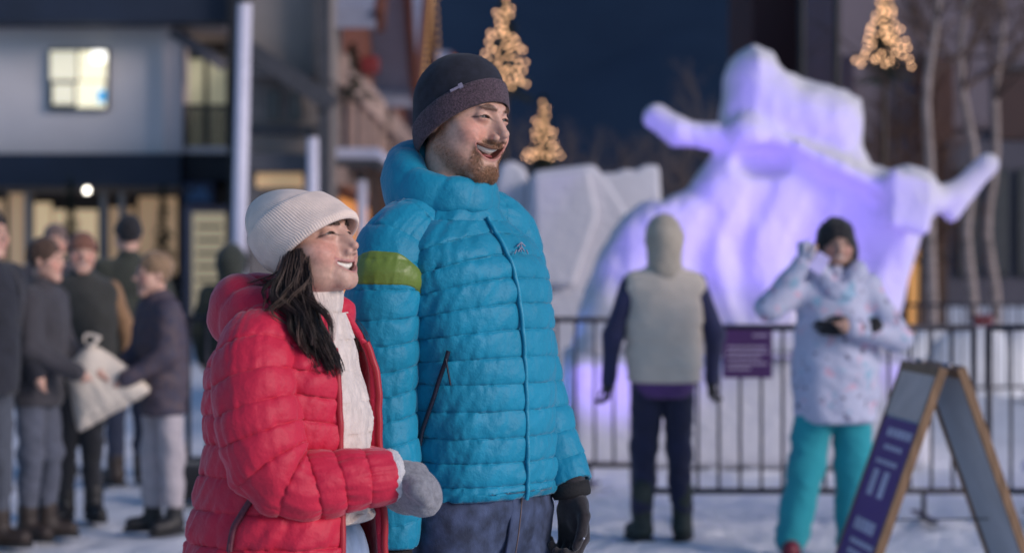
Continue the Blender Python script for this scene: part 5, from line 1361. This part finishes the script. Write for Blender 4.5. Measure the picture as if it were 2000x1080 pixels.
# hair: wavy locks from under the beanie, dark brown with paler streaks
def lock(pts, r0, n=26, wave=.004, freq=3.0, ph=0.0, taper=1.0):
    P = spline(np.array(pts, float), n); t = np.linspace(0, 1, n)
    P = P + np.stack([np.sin(t * freq * 6.28 + ph), .7 * np.cos(t * freq * 5.1 + ph * 1.7), .3 * np.sin(t * freq * 4 + ph)], 1) * (wave * t)[:, None]
    return P, r0 * (1 - taper * .8 * t ** 2) * np.minimum(1, .35 + t * 6)
def hair_col():
    k = rng.random()
    base = np.array([.024, .015, .013]) * (0.6 + .9 * rng.random())
    return base if k < .78 else base + np.array([.085, .055, .042]) * rng.random() ** .7
strands = []
def bundle(guide, n, spread0, spread1, r, wave, freq, cols=None, dY=(0, 0)):
    G = np.array(guide, float)
    for k in range(n):
        o = rng.normal(size=3); o /= np.linalg.norm(o); o *= rng.random() ** .5
        sp = np.linspace(spread0, spread1, len(G))[:, None]; j = rng.normal(size=(len(G), 3)) * .0025
        pts = G + o * sp + j * np.linspace(0, 1, len(G))[:, None]
        cut = 1 - .3 * rng.random()
        P, rr = lock(pts, r * (.6 + .8 * rng.random()), 26, wave * (.5 + rng.random()), freq * (.7 + .6 * rng.random()), rng.random() * 6.28)
        q = max(10, int(len(P) * cut)); P = P[:q]; rr = rr[:q] * np.linspace(1, .55, q)
        strands.append((P, rr, hair_col() if cols is None else cols()))
def curl(guide, r, wave, freq, ph, ns=84, cols=None, rs=.0007):
    """one wavy lock: strands that share the lock's wave"""
    P = spline(np.array(guide, float), 22); t = np.linspace(0, 1, 22)
    P = P + np.stack([np.sin(t * freq * 6.28 + ph), .6 * np.cos(t * freq * 6.28 + ph), .35 * np.sin(t * freq * 5 + ph * 2)], 1) * (wave * np.clip(t * 1.6, 0, 1))[:, None]
    T, A, B = frames(P, (.13, -.9, .41)); base = hair_col() if cols is None else cols()
    for k in range(ns):
        a = rng.random() * 6.28; q = r * 1.45 * rng.random() ** .6 * (1 + .6 * (rng.random() < .08)); tw = rng.normal() * 1.6
        off = (np.cos(a + tw * t)[:, None] * A + .55 * np.sin(a + tw * t)[:, None] * B) * (q * (.7 + .5 * np.sin(t * 3.1)) * (1.25 - .3 * t))[:, None]
        e = int(22 * (.74 + .26 * rng.random())); Q = (P + off)[:e]
        strands.append((Q, rs * (.7 + .7 * rng.random()) * np.linspace(1, .45, e) * np.minimum(1, .3 + np.linspace(0, 1, e) * 8), base * (.75 + .5 * rng.random()) + rng.random() ** 4 * np.array([.10, .07, .055])))
def locks(n, guide, jit0, jit1, r, wave, freq, **kw):
    G = np.array(guide, float); ph = rng.random() * 6.28
    for k in range(n):
        o = rng.normal(size=3) * np.array([1, .45, .7]); s_ = np.linspace(jit0, jit1, len(G))[:, None]
        curl(G + o * s_, r * (.7 + .6 * rng.random()), wave * (.6 + .8 * rng.random()), freq * (.85 + .3 * rng.random()), ph + rng.normal() * .7, **kw)
hi_c = lambda: np.array([.125, .082, .062]) * (.6 + .7 * rng.random())
locks(15, [F_(578, 492, -.080), F_(578, 540, -.100), F_(584, 585, -.118), F_(600, 625, -.135), F_(626, 670, -.150), F_(640, 722, -.160)], .008, .016, .0085, .009, 1.25)
locks(8, [F_(586, 492, -.080), F_(588, 535, -.100), F_(594, 580, -.110), F_(614, 625, -.118), F_(638, 675, -.128), F_(648, 728, -.135)], .005, .010, .007, .008, 1.3)
locks(9, [F_(566, 505, -.080), F_(560, 545, -.104), F_(556, 585, -.125), F_(578, 622, -.145), F_(604, 660, -.158), F_(620, 690, -.162)], .008, .014, .008, .012, 1.3)
locks(5, [F_(592, 500, -.088), F_(586, 535, -.112), F_(570, 568, -.130), F_(560, 600, -.142), F_(580, 635, -.155), F_(604, 668, -.165)], .008, .012, .0045, .013, 1.4, cols=hi_c, ns=16)
locks(4, [F_(570, 520, -.08), F_(545, 552, -.105), F_(520, 578, -.122), F_(508, 604, -.135), F_(520, 626, -.140)], .010, .016, .004, .012, 1.4, ns=9, rs=.0009)
locks(4, [F_(560, 530, -.03), F_(530, 548, -.04), F_(506, 556, -.045), F_(488, 572, -.05)], .010, .02, .004, .010, 1.4, ns=7, rs=.0008, cols=lambda: np.array([.12, .07, .055]))
locks(2, [F_(590, 500, -.090), F_(598, 526, -.112), F_(606, 550, -.118), F_(598, 574, -.116)], .002, .004, .002, .003, 1.0, ns=5, rs=.0009)
locks(7, [F_(640, 560, .06), F_(665, 600, .07), F_(686, 640, .055), F_(700, 668, .05), F_(708, 692, .05)], .008, .012, .006, .010, 1.3, ns=18)
hair_mesh('hair', hairm, woman, strands, 3)

# ================================================================== people in the background
def figure(label, px, Y, H, yaw, coat, trousers, boots, hat=None, hair=None, skin=None, arms=None, hem=.80, puff=1.0, legs=None, boot_h=.18, gloves=None, hood=None, vest=None,
           lean=0.0, female=False, h=.015, trouser_w=1.0, face=True, head_yaw=0.0, head_tilt=0.0, group=None, collar=True, coat_w=1.0, long_hair=None, x=None, bootname='boot', head_dx=0.0, extra_hem=None, smile=False, tend=.09):
    k = H / 1.75; X = xw(px, Y) if x is None else x
    Rm = frame(yaw); l = Rm[:, 0]; f = -Rm[:, 1]; O = np.array([X, Y, 0.0])
    L = lambda a, b, c: O + (l * a + f * (b + lean * max(0, c - .9)) + np.array([0, 0, c])) * k
    p = empty('person', O, label, 'person', group)
    hd = L(head_dx, .02, 1.63); hR = frame(yaw + head_yaw, head_tilt); hs = k * (1.0 if H > 1.55 else 1.08)
    hp = dict(FEM if female else MALE); hp['beard'] = 0.0; hp['mh'] = .0062 if smile else .0026; hp['mw'] = .030; hp['curve'] = 9.0 if smile else 4.0
    if skin: hp['skin'] = skin
    if female or H < 1.6: hp['cran'] = .94
    A = dict(r=((-.25, -.01, 1.14), (-.26, .10, .90)), l=((.25, -.01, 1.14), (.26, .10, .90)))
    if arms: A.update(arms)
    sh = dict(r=L(-.175, 0, 1.40), l=L(.175, 0, 1.40)); el = {s: L(*A[s][0]) for s in 'rl'}; wr = {s: L(*A[s][1]) for s in 'rl'}
    G = dict(r=((-.09, .0, .50), (-.09, 0, .09)), l=((.09, .0, .50), (.09, 0, .09)))
    if legs: G.update(legs)
    kn = {s: L(*G[s][0]) for s in 'rl'}; an = {s: L(*G[s][1]) for s in 'rl'}; hp_ = dict(r=L(-.085, 0, .90), l=L(.085, 0, .90))
    def body(q):
        u = (((q - hd.astype(np.float32)) @ hR.astype(np.float32)) / hs).astype(np.float32); d = head_sdf(u, hp) * hs
        d = smin(d, cap(q, hd + hR @ np.array([0, .022, -.07]) * hs, L(0, 0, 1.42), .05 * k, .055 * k), .02)
        d = smin(d, chain(q, [L(0, 0, 1.34), L(0, 0, 1.15), L(0, 0, .95)], [.09 * k, .085 * k, .10 * k], .04), .04)
        for s in 'rl':
            d = smin(d, chain(q, [sh[s], el[s], wr[s]], [.045 * k, .035 * k, .026 * k]), .03); d = smin(d, chain(q, [hp_[s], kn[s], an[s]], [.065 * k, .045 * k, .035 * k]), .03)
            if gloves is None:
                dv = wr[s] - el[s]; dv /= np.linalg.norm(dv); d = smin(d, ell(q, wr[s] + dv * .05 * k, np.array((.032, .032, .045)) * k), .012); d = smin(d, cap(q, wr[s] + dv * .06 * k, wr[s] + dv * .12 * k + f * .01, .02 * k, .013 * k), .012)
        return d
    pts = np.array([*el.values(), *wr.values(), *kn.values(), *an.values(), L(0, 0, 1.7), sh['r'], sh['l']]); lo = pts.min(0) - .22; hi = pts.max(0) + .22
    hx, hy, hz = hd; fr = .0065
    ax = [axis(lo[0], hi[0], .022, (hx - .10 * k, hx + .10 * k), fr), axis(lo[1], hi[1], .022, (hy - .12 * k, hy + .10 * k), fr), axis(-.02, hd[2] + .16, .022, (hz - .16 * k, hz + .12 * k), fr)]
    sdf_mesh('body', body, None, None, None, skin_m, p, axes=ax, colf=lambda V: head_col((((V - hd) @ hR) / hs).astype(np.float32), hp))
    if face: face_parts(p, hd, hR, hs, hp)
    fr3 = np.array([l, f, [0, 0, 1]]).T
    # coat: torso, sleeves, hem
    def torso(q, g=1.0):
        d = ell(q, L(0, 0, 1.24), np.array((.195, .135, .24)) * k * g, fr3)
        d = smin(d, chain(q, [L(-.15, 0, 1.385), L(.15, 0, 1.385)], [.07 * k, .07 * k]), .05)
        zt, zb = 1.12, hem + .05
        d = smin(d, ell(q, L(0, 0, (zt + zb) / 2), np.array((.19 * g * coat_w, .145 * g * coat_w, (zt - zb) / 2 + .38)) * k, fr3), .05)
        d = smax(d, (hem * k) - q[:, 2], .02)
        if collar: d = smin(d, cap(q, L(0, 0, 1.42), L(0, .0, 1.47), .078 * k, .072 * k), .03)
        return d
    def sleeves(q, r=1.0):
        d = None
        for s in 'rl':
            e = chain(q, [sh[s], el[s], wr[s]], [.074 * k * r, .064 * k * r, .048 * k * r], .03); d = e if d is None else np.minimum(d, e)
        return d
    rip = lambda q: .008 * k * puff * (np.abs(np.sin(q[:, 2] * 38 / k)) ** .5 - .6)
    lo2, hi2 = lo - .02, np.r_[hi[:2] + .02, hd[2] + .2]
    lo2[2] = hem * k - .05
    if vest is None:
        sdf_mesh('coat', lambda q: smin(torso(q), sleeves(q), .035) - rip(q) - .004, lo2, hi2, h, coat, p, disp=cloth_disp(.020, 9, 14))
    else:
        sdf_mesh('vest', lambda q: torso(q, 1.04) - rip(q) - .012, lo2, hi2, h, vest, p, disp=cloth_disp(.016, 8, 12))
        sdf_mesh('jumper', lambda q: np.minimum(smax(torso(q, .95), (hem - (extra_hem or 0)) * k - q[:, 2], .02), sleeves(q, .85)), lo2 - (0, 0, .15), hi2, h, coat, p, disp=cloth_disp(.008, 9, 14))
        if extra_hem:
            zh = hem * k
            sdf_mesh('tunic_hem', lambda q: smax(ell(q, L(0, 0, hem + .02), np.array((.178, .138, .20)) * k, fr3), np.abs(q[:, 2] - (zh - extra_hem * k / 2)) - extra_hem * k / 2, .01), lo2 - (0, 0, .25), hi2, h * .8, extra_hem_m, p)
    # trousers
    tw = trouser_w
    def trs(q):
        d = ell(q, L(0, 0, .93), np.array((.155, .12, .14)) * k, fr3)
        for s in 'rl': d = smin(d, chain(q, [hp_[s], kn[s], an[s] + np.array([0, 0, tend * k])], [.088 * k * tw ** .4, .070 * k * tw, .058 * k * tw], .03), .03)
        return d
    lo3 = lo.copy(); lo3[2] = .02; hi3 = hi.copy(); hi3[2] = 1.12 * k
    sdf_mesh('trousers', trs, lo3, hi3, h, trousers, p, disp=cloth_disp(.022, 9, 15))
    for s in 'rl':
        ft = f * .85 + l * (.25 if s == 'l' else -.25); lace_boot(p, an[s], ft, boots, sole_m, k, boot_h, .012, bootname)
        if gloves is not None:
            dv = wr[s] - el[s]; dv /= np.linalg.norm(dv); t_ = f - dv * (f @ dv); t_ /= np.linalg.norm(t_); nn = np.cross(dv, t_) * (1 if s == 'r' else -1)
            sdf_mesh('glove', lambda q: hand_sdf(q, wr[s], dv, t_, nn, 1.0 * k), wr[s] - .22, wr[s] + .22, .008, gloves, p)
    if hood is not None:
        sdf_mesh('hood', lambda q: smin(ell(q, hd + hR @ np.array([0, .028, .018]) * hs, np.array((.108, .128, .138)) * hs, hR), cap(q, L(0, -.03, 1.46), L(0, -.02, 1.52), .095 * k, .09 * k), .05) if False else
                 smax(smin(ell(q, hd + hR @ np.array([0, .028, .018]) * hs, np.array((.108, .128, .138)) * hs, hR), cap(q, L(0, -.03, 1.45), L(0, -.02, 1.52), .10 * k, .09 * k), .05),
                      -ell(q, hd + hR @ np.array([0, -.10, -.015]) * hs, np.array((.075, .11, .105)) * hs, hR), .02), hd - .26, hd + .24, .010, hood, p, disp=cloth_disp(.008, 14, 14))
    if hat is not None:
        rg_ = [(.000, .004, 14, .083, .104), (.008, .028, 14, .086, .107), (.014, .052, 14, .085, .103), (.020, .076, 13, .078, .093), (.024, .098, 12, .063, .074), (.026, .116, 10, .040, .047), (.027, .126, 10, .001, .001)]
        ho, _ = hat_loft('beanie', hat, p, hd, hR, hs, rg_, 40, 24)
        sq = np.array([.02, -.02, 0, .1, .25, .27, .26]); ex = np.array([0, .001, .006, .007, .006, .003, 0]); hat_loft('cuff', hat, ho, hd, hR, hs, rg_, 40, 0, extra=(sq, ex))
    if hair is not None:
        def hs_(q):
            u = (((q - hd.astype(np.float32)) @ hR.astype(np.float32)) / hs).astype(np.float32)
            d = ell(u, (0, .016, .034), (.085, .106, .100)) + .006 * vnoise(u * 60)
            d = smax(d, -ell(u, (0, -.09, -.035), (.062, .075, .075)), .015); d = smax(d, -(u[:, 2] + .030 + .25 * u[:, 1] * (u[:, 1] < 0) + .6 * u[:, 1] * (u[:, 1] > 0)), .02) + .006 * vnoise(np.stack([u[:, 0] * 45, u[:, 1] * 45, u[:, 2] * 22], 1))
            if long_hair:
                e = ell(u, (0, .03, -.045), (.10, .085, .12)) + .010 * vnoise(u * 30); e = smax(e, -ell(u, (0, -.09, -.05), (.064, .10, .10)), .015); d = smin(d, e, .03)
            return d * hs
        sdf_mesh('hair', hs_, hd - .22 * hs, hd + .18 * hs, .0065, hair, p)
    return p, dict(hd=hd, hR=hR, wr=wr, el=el, L=L, k=k, l=l, f=f)

def cloth(n, c=(.5,.5,.5), rough=.85, **kw): return mat(n, c, rough=rough, var=kw.pop('var', .2), vscale=kw.pop('vscale', 12), bump=.4, bscale=90, bdist=.006, sheen=.2, **kw)
black_boot = mat('black_boot', (.018, .017, .018), rough=.5, var=.2)
# person seen from behind in the cream vest
navy_k = cloth('navy_knit', (.018, .022, .075)); navy_l = cloth('navy_leggings', (.012, .014, .045)); vestm = cloth('cream_vest', (.62, .54, .45), var=.08, vscale=6); hoodm = cloth('sage_hood', (.40, .355, .29), var=.12); extra_hem_m = cloth('plum_hem', (.09, .035, .15))
green_boot = mat('dark_green_boot', (.022, .032, .028), rough=.7, var=.4, vscale=30); glv = cloth('black_glove', (.014, .013, .016))
figure('person seen from behind in cream padded vest with hood up', 1297, 10.3, 1.655, 184, navy_k, navy_l, green_boot, vest=vestm, hood=hoodm, hair=cloth('dark_hair', (.03, .02, .016)), gloves=glv, hem=.875, extra_hem=.10,
       arms=dict(r=((-.275, -.02, 1.12), (-.268, .03, .87)), l=((.285, -.02, 1.12), (.30, .04, .86))), legs=dict(r=((-.085, .02, .50), (-.10, 0, .09)), l=((.10, .05, .50), (.125, -.03, .09))), boot_h=.28, trouser_w=1.05, face=True, female=True, puff=1.2)
# skier in pale flowered jacket and teal trousers
def flower_mat():
    m = mat('flowered_jacket', (.50, .52, .68), rough=.7, var=.06, vscale=10, bump=.3, bscale=60, bdist=.006)
    nt = m.node_tree; b = nt.nodes['Principled BSDF']; lk = b.inputs['Base Color'].links[0].from_socket
    cur = lk
    for sc_, thr, colr in ((16, .63, (.62, .42, .55)), (20, .645, (.16, .15, .24)), (13, .64, (.30, .46, .62))):
        n = nt.nodes.new('ShaderNodeTexNoise'); n.inputs['Scale'].default_value = sc_; n.inputs['Detail'].default_value = 3
        tc = nt.nodes.new('ShaderNodeTexCoord'); mp = nt.nodes.new('ShaderNodeMapping'); mp.inputs['Location'].default_value = (sc_, thr * 9, 3); nt.links.new(tc.outputs['Object'], mp.inputs[0]); nt.links.new(mp.outputs[0], n.inputs['Vector'])
        r_ = nt.nodes.new('ShaderNodeMath'); r_.operation = 'GREATER_THAN'; r_.inputs[1].default_value = thr; nt.links.new(n.outputs['Fac'], r_.inputs[0])
        mx = nt.nodes.new('ShaderNodeMix'); mx.data_type = 'RGBA'; mx.inputs['B'].default_value = (*colr, 1); nt.links.new(r_.outputs[0], mx.inputs['Factor']); nt.links.new(cur, mx.inputs['A']); cur = mx.outputs['Result']
    nt.links.new(cur, b.inputs['Base Color']); return m
tealp = cloth('teal_trousers', (.012, .30, .36), var=.08, vscale=5); redboot = mat('dark_red_boot', (.16, .012, .03), rough=.5)
flo = flower_mat()
g_, J = figure('skier in pale flowered jacket and teal trousers, one hand raised to the ear', 1632, 9.75, 1.635, 4, flo, tealp, redboot, hair=None, female=True, hem=.70, gloves=None,
       arms=dict(r=((-.37, .08, 1.30), (-.20, .13, 1.53)), l=((.30, .12, 1.14), (.03, .24, 1.20))), legs=dict(r=((-.155, .0, .48), (-.23, .0, .09)), l=((.095, 0, .48), (.085, 0, .09))), trouser_w=1.42, coat_w=1.2, puff=.2, boot_h=.13, skin=(.50, .31, .24), head_yaw=-3, smile=True, tend=-.005)
def bob(q):
    u = (((q - J['hd'].astype(np.float32)) @ J['hR'].astype(np.float32)) / J['k']).astype(np.float32)
    d = ell(u, (0, .02, .035), (.098, .116, .108)); d = smin(d, ell(u, (0, .025, -.045), (.122, .085, .115)), .03); d = smin(d, cap(u, (-.09, .0, -.02), (-.125, -.01, -.055), .02, .008), .02)
    d = smax(d, -ell(u, (0, -.10, -.055), (.060, .095, .088)), .010) + .007 * vnoise(np.stack([u[:, 0] * 70, u[:, 1] * 70, u[:, 2] * 14], 1))
    return d * J['k']
sdf_mesh('hair', bob, J['hd'] - .22, J['hd'] + .2, .0065, cloth('black_hair', (.012, .011, .014)), g_)
# fluffy collar, black wrist gaiters and the phone held to the ear
sdf_mesh('fleece_collar', lambda q: smin(cap(q, J['L'](-.02, .10, 1.37), J['L'](-.10, .07, 1.49), .045, .05), cap(q, J['L'](.02, .10, 1.37), J['L'](.10, .07, 1.49), .045, .05), .02) + .012 * vnoise(q * 45), J['L'](0, 0, 1.4) - .3, J['L'](0, 0, 1.4) + .3, .012, flo, g_)
wl = J['wr']['l']; dv = wl - J['el']['l']; dv /= np.linalg.norm(dv)
sdf_mesh('glove', lambda q: hand_sdf(q, wl, dv, (0, 0, 1), (0, 1, 0), .95, curl=(25, 30, 25)), wl - .2, wl + .2, .008, glv, g_)
sdf_mesh('glove', lambda q: hand_sdf(q, J['wr']['r'], np.array([.35, .0, .9]), (.3, -.9, .1), (.9, .3, 0), .95, curl=(50, 60, 40)), J['wr']['r'] - .2, J['wr']['r'] + .2, .008, cloth('pale_glove', (.5, .5, .62)), g_)
cfm = cloth('black_cuff', (.012, .012, .015))
q0 = J['el']['l'] * .45 + wl * .55 + J['f'] * .035 + np.array([0, 0, .035]); sdf_mesh('sleeve_badge', lambda q: ell(q, q0, (.042, .032, .040)) + .008 * vnoise(q * 40), q0 - .09, q0 + .09, .006, cfm, g_)
ph = empty('phone', J['L'](-.135, .17, 1.53), 'pale lavender phone held to the ear of the skier', 'phone')
bevel(MB().bar(J['L'](-.155, .175, 1.485), J['L'](-.095, .16, 1.575), .072, .009, up=(0, -1, 0)).build('shell', mat('lavender_phone', (.55, .50, .85), rough=.35), ph), .004)
MB().sphere(J['L'](-.10, .152, 1.56), .006, 8, 6).build('lens', black, ph)

# ---- the group at left
char = cloth('charcoal_jacket', (.045, .042, .05)); gjean = cloth('grey_jeans', (.085, .095, .13)); bboot = mat('brown_boot', (.035, .024, .02), rough=.6, var=.3)
figure('brown-haired boy in charcoal jacket standing in profile, holding the cloth bag', 72, 10.37, 1.555, 78, char, gjean, bboot, hair=cloth('brown_hair_short', (.075, .042, .028)), hem=.78, head_yaw=4, lean=.05,
       arms=dict(r=((-.23, .05, 1.12), (-.13, .30, .98)), l=((.22, .05, 1.12), (.12, .30, .98))), legs=dict(r=((-.08, 0, .5), (-.08, -.02, .09)), l=((.08, .05, .5), (.08, .03, .09))), puff=.3, group='people gathered at the left')
tan = cloth('tan_jacket', (.30, .17, .085)); dkv = cloth('dark_body_warmer', (.035, .036, .032)); blk = cloth('black_jeans', (.016, .017, .022))
figure('boy in rust beanie and tan jacket under a dark body warmer, facing us', 160, 11.1, 1.60, 12, tan, blk, black_boot, hat=cloth('rust_beanie', (.20, .085, .055)), vest=dkv, hem=.84, head_yaw=4, smile=True,
       arms=dict(r=((-.29, .0, 1.12), (-.22, .20, .96)), l=((.28, .0, 1.12), (.25, .06, .90))), legs=dict(r=((-.10, 0, .5), (-.10, 0, .09)), l=((.06, .0, .5), (.07, .0, .09))), puff=.3, group='people gathered at the left')
quil = mat('navy_patterned_coat', (.05, .05, .085), rough=.75, var=.5, vscale=26, color2=(.11, .075, .08), bump=.4, bscale=60, bdist=.006)
figure('blond boy in navy patterned coat and pale grey joggers', 318, 10.6, 1.475, -58, quil, cloth('grey_joggers', (.46, .41, .43), var=.1), black_boot, hair=cloth('blond_hair', (.26, .165, .095)), hem=.74, head_yaw=-6, lean=.06,
       arms=dict(r=((-.22, .06, 1.12), (-.08, .30, 1.0)), l=((.22, .05, 1.12), (.12, .28, .98))), legs=dict(r=((-.09, .03, .5), (-.09, .03, .09)), l=((.10, -.02, .5), (.11, -.03, .09))), trouser_w=1.12, puff=.9, group='people gathered at the left')
figure('person in dark olive coat and black beanie seen from behind', 252, 12.9, 1.73, 205, cloth('dark_olive_coat', (.032, .036, .026)), cloth('navy_trousers', (.018, .026, .055)), bboot, hat=cloth('black_beanie', (.013, .012, .016)), hair=cloth('black_hair', (.012, .011, .014)), hem=.70, face=True, puff=.3, group='people gathered at the left')
figure('bare-headed person standing farthest back between the two boys', 108, 13.6, 1.685, 8, cloth('dusk_coat', (.05, .045, .055)), blk, black_boot, hair=cloth('grey_brown_hair', (.16, .11, .10)), hem=.75, puff=.3, group='people gathered at the left', face=True)
pe, Jb = figure('person in black jacket with a dark rucksack at the left edge', -26, 10.0, 1.70, 60, cloth('black_jacket', (.014, .015, .024)), cloth('slate_trousers', (.07, .08, .105)), bboot, hair=cloth('dark_hair'), hem=.80, puff=.5, group='people gathered at the left')
rk = empty('rucksack', Jb['L'](0, -.2, 1.0), 'dark grey rucksack on the back of the person at the left edge', 'rucksack')
sdf_mesh('pack', lambda q: rbox(q, Jb['L'](.02, -.19, 1.17), np.array((.15, .085, .22)), .06, np.array([Jb['l'], Jb['f'], [0, 0, 1]]).T), Jb['L'](0, -.2, 1.17) - .4, Jb['L'](0, -.2, 1.17) + .4, .012, cloth('dark_grey_canvas', (.05, .05, .06)), rk)
for s in (-1, 1): mesh('strap', *tube_mesh(spline(np.array([Jb['L'](s * .11, -.12, 1.38), Jb['L'](s * .12, 0, 1.47), Jb['L'](s * .12, .12, 1.34), Jb['L'](s * .13, .08, 1.12), Jb['L'](s * .14, -.1, 1.02)]), 20), np.full(20, .016), 6), MATS['dark_grey_canvas'], rk)
figure('person in dark green coat half hidden by the woman\'s beanie', 452, 13.2, 1.52, 170, cloth('bottle_green_coat', (.028, .035, .026)), blk, black_boot, hood=cloth('bottle_green_hat', (.03, .036, .028)), hem=.70, puff=.3, group='people gathered at the left', face=True)
# cloth bag held between the boys
BGY = 10.45
bagm = mat('cream_canvas', (.74, .65, .55), rough=.9, var=.08, vscale=8, bump=.5, bscale=80, bdist=.01)
bg_ = empty('cloth_bag', W(200, 845, BGY), 'cream cloth bag with a knotted neck held between the two boys', 'bag')
bpoly = [(172, 672), (196, 678), (216, 690), (258, 722), (297, 757), (292, 768), (240, 800), (196, 826), (156, 846), (148, 836), (138, 790), (126, 740), (130, 714), (150, 690)]
BPP = np.array([W(a, b, BGY)[[0, 2]] for a, b in bpoly], np.float32)
def bagf(q):
    d2 = sd_poly(q[:, 0], q[:, 2], BPP); return smax(d2, np.abs(q[:, 1] - BGY) - .075 + .022 * vnoise(q * 9), .11) + .008 * fbm(np.stack([q[:, 0] * 16 + q[:, 2] * 10, q[:, 1] * 5, q[:, 2] * 5], 1), 2)
sdf_mesh('sack', bagf, (*W(115, 0, BGY)[:1], BGY - .16, W(0, 855, BGY)[2]), (W(305, 0, BGY)[0], BGY + .16, W(0, 660, BGY)[2]), .008, bagm, bg_)
cc = W(178, 666, BGY - .02); mesh('handle', *tube_mesh(np.array([cc + np.array([math.cos(t) * .034 + .012 * math.sin(2 * t), .02 * math.sin(t), math.sin(t) * .030 + .006 * math.cos(3 * t)]) for t in np.linspace(0, 2 * math.pi, 26)]), .009 + .004 * np.sin(np.linspace(0, 9, 26)), 8), bagm, bg_)
db = W(388, 950, 12.0); o = sdf_mesh('holdall', lambda q: rbox(q, (db[0], 12.0, .12), (.20, .14, .11), .07) + .012 * vnoise(q * 10), (db[0] - .3, 11.7, 0), (db[0] + .3, 12.3, .3), .012, cloth('black_nylon', (.012, .012, .016)), None); tag(o, 'black holdall lying on the snow by the barrier', 'bag')
